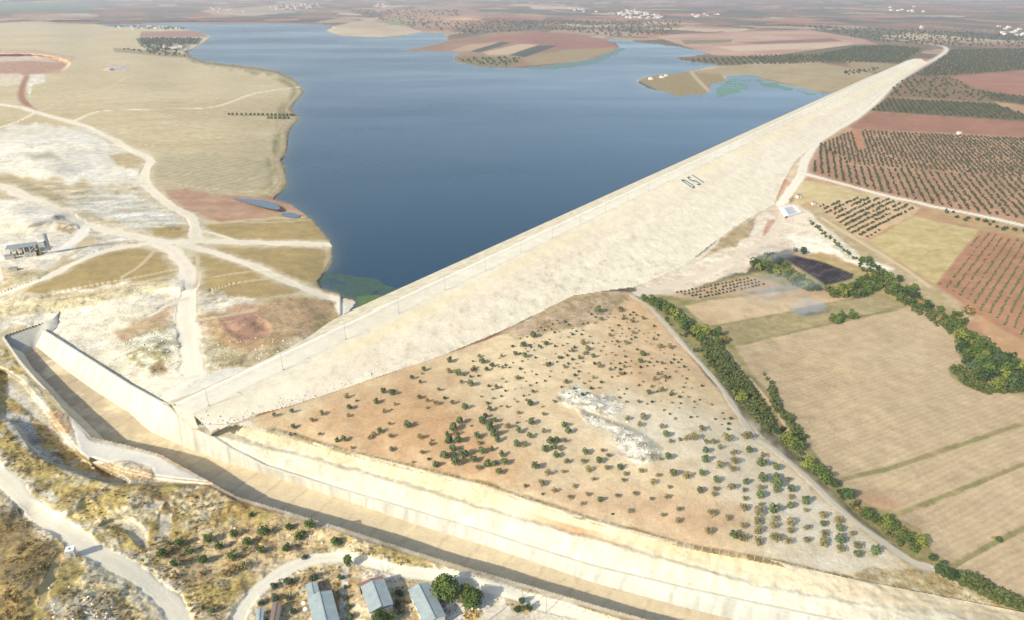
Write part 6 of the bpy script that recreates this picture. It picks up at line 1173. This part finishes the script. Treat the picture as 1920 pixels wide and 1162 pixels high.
village([(1045, 14), (1075, 16), (1140, 22), (1140, 26), (1080, 22)], 8, 'white farmhouse scattered left of the top middle village', 'farmhouses left of the top middle village', 1.0); village([(205, 50), (300, 50), (345, 55), (300, 57), (215, 55)], 22, 'pale house among trees on the thin headland at the top left', 'houses on the thin headland', .9)
village([(290, 87), (345, 88), (350, 95), (300, 94)], 14, 'beige ruined house on the small peninsula at the left shore', 'ruined houses on the small peninsula', .7); village([(1870, 50), (1930, 56), (1930, 70), (1880, 68)], 16, 'pale house of the hamlet at the far right edge', 'houses of the far right hamlet', .9)
village([(1640, 14), (1720, 14), (1740, 24), (1660, 22)], 10, 'white farmhouse in the far plain at the top right', 'farmhouses in the far top right plain', 1.0); village([(700, 8), (728, 10), (726, 15), (704, 15)], 5, 'large white farm building left of the far hill', 'farm buildings left of the far hill', 1.5); village([(365, 16), (425, 14), (480, 25), (420, 26)], 9, 'white farmhouse left of the far top left village', 'farmhouses left of the top left village', 1.0)
village([(1280, 26), (1345, 24), (1350, 32), (1290, 34)], 9, 'white farmhouse right of the top middle village', 'farmhouses right of the top middle village', .9); village([(1210, 145), (1256, 142), (1256, 150), (1220, 150)], 5, 'low beige ruin on the small headland in the lake', 'ruins on the small headland', .5); village([(1725, 50), (1738, 50), (1738, 54), (1726, 54)], 2, 'white farmhouse by the far white road at the right', 'farmhouses by the far white road', .9)
# minaret in the middle village
r = empty('minaret', on(1189, 26)); tag(r, 'slender pale minaret rising from the far top middle village', 'minaret'); mb = MB(); mb.tube((0, 0, 0), (0, 0, 26), 2.0, 1.6, 10); mb.build('shaft', M_WHITE, r); mb = MB(); mb.tube((0, 0, 20), (0, 0, 21.5), 2.9, 2.9, 12); mb.build('balcony', M_WHITE, r); mb = MB(); mb.tube((0, 0, 26), (0, 0, 33), 1.8, .1, 10); mb.build('spire', M_STEEL, r)
for pl, n_ in (([(205, 49), (345, 53), (345, 57), (210, 54)], 60), ([(1150, 20), (1250, 28), (1250, 37), (1150, 34)], 60), ([(500, 10), (606, 9), (600, 17), (505, 18)], 25), ([(262, 84), (350, 84), (345, 97), (270, 97)], 70)):
    P = scatter(pl, n_)[0]; stuff_trees('village_trees', P, 4.5, L_DARKG, {60: 'dark trees mixed between the far houses', 25: 'dark trees beside the top left village', 70: 'dark trees around the ruined houses on the peninsula'}[n_], 'trees', 24, .36, n_)
# drowned dead trees in the shallows

# ---- smoke of the field fire
def smoke(px, py, size, dens, label, rz, lift):
    p = on(px, py); mb = MB(); n1_, n2_ = 20, 10
    for i in range(n2_ + 1):
        for j in range(n1_):
            a = math.pi * i / n2_; b_ = 2 * math.pi * j / n1_; k = 1 + .25 * math.sin(3 * b_ + i) * math.sin(a); mb.v.append((math.sin(a) * math.cos(b_) * k, math.sin(a) * math.sin(b_) * k, -math.cos(a)))
    for i in range(n2_):
        for j in range(n1_): mb.f.append((i * n1_ + j, i * n1_ + (j + 1) % n1_, (i + 1) * n1_ + (j + 1) % n1_, (i + 1) * n1_ + j)); mb.m.append(0)
    m = bpy.data.materials.new('smoke'); m.use_nodes = True; t = m.node_tree; t.nodes.remove(t.nodes['Principled BSDF']); pv = t.nodes.new('ShaderNodeVolumePrincipled'); pv.inputs['Color'].default_value = (.86, .9, .97, 1)
    tc = t.nodes.new('ShaderNodeTexCoord'); n_ = noise_node(t, 1.8, 4, .6, tc.outputs['Object']); ln = t.nodes.new('ShaderNodeVectorMath'); ln.operation = 'LENGTH'; t.links.new(tc.outputs['Object'], ln.inputs[0])
    mr = t.nodes.new('ShaderNodeMapRange'); mr.inputs[1].default_value = .95; mr.inputs[2].default_value = .1; t.links.new(ln.outputs['Value'], mr.inputs[0]); mr2 = t.nodes.new('ShaderNodeMapRange'); mr2.inputs[1].default_value = .42; mr2.inputs[2].default_value = .68; t.links.new(n_.outputs[0], mr2.inputs[0])
    mm = t.nodes.new('ShaderNodeMath'); mm.operation = 'MULTIPLY'; t.links.new(mr.outputs[0], mm.inputs[0]); t.links.new(mr2.outputs[0], mm.inputs[1]); m3 = t.nodes.new('ShaderNodeMath'); m3.operation = 'MULTIPLY'; m3.inputs[1].default_value = dens; t.links.new(mm.outputs[0], m3.inputs[0]); t.links.new(m3.outputs[0], pv.inputs['Density'])
    t.links.new(pv.outputs[0], t.nodes['Material Output'].inputs['Volume']); o = mb.build('smoke', m); o.location = (p.x, p.y, p.z + lift); o.scale = size; o.rotation_euler = (0, 0, rz); tag(o, label, 'smoke', None, 'stuff')
smoke(1512, 592, (15, 9, 7), .3, 'pale blue smoke rising from the field edge left of the verge trees', .2, 6); smoke(1450, 570, (42, 22, 8), .06, 'thin smoke drifting over the valley fields', .4, 12); smoke(1452, 500, (24, 16, 8), .05, 'thin smoke over the thicket beside the burned plot', .4, 10)
bpy.data.objects.remove(bpy.data.objects['x']) if 'x' in bpy.data.objects else None
# ---------------------------------------------------------------- air haze
hz = MB(); hz.box((0, 14000, 85), (52000, 32000, 260)); m = bpy.data.materials.new('haze_air'); m.use_nodes = True; t = m.node_tree
t.nodes.remove(t.nodes['Principled BSDF']); pv = t.nodes.new('ShaderNodeVolumePrincipled'); pv.inputs['Color'].default_value = (.90, .91, .93, 1); pv.inputs['Density'].default_value = 0.00012
pv.inputs['Anisotropy'].default_value = 0.2
t.links.new(pv.outputs[0], t.nodes['Material Output'].inputs['Volume'])
o = hz.build('haze', m); tag(o, 'thin pale blue haze lying over the whole plain', 'haze', None, 'stuff')
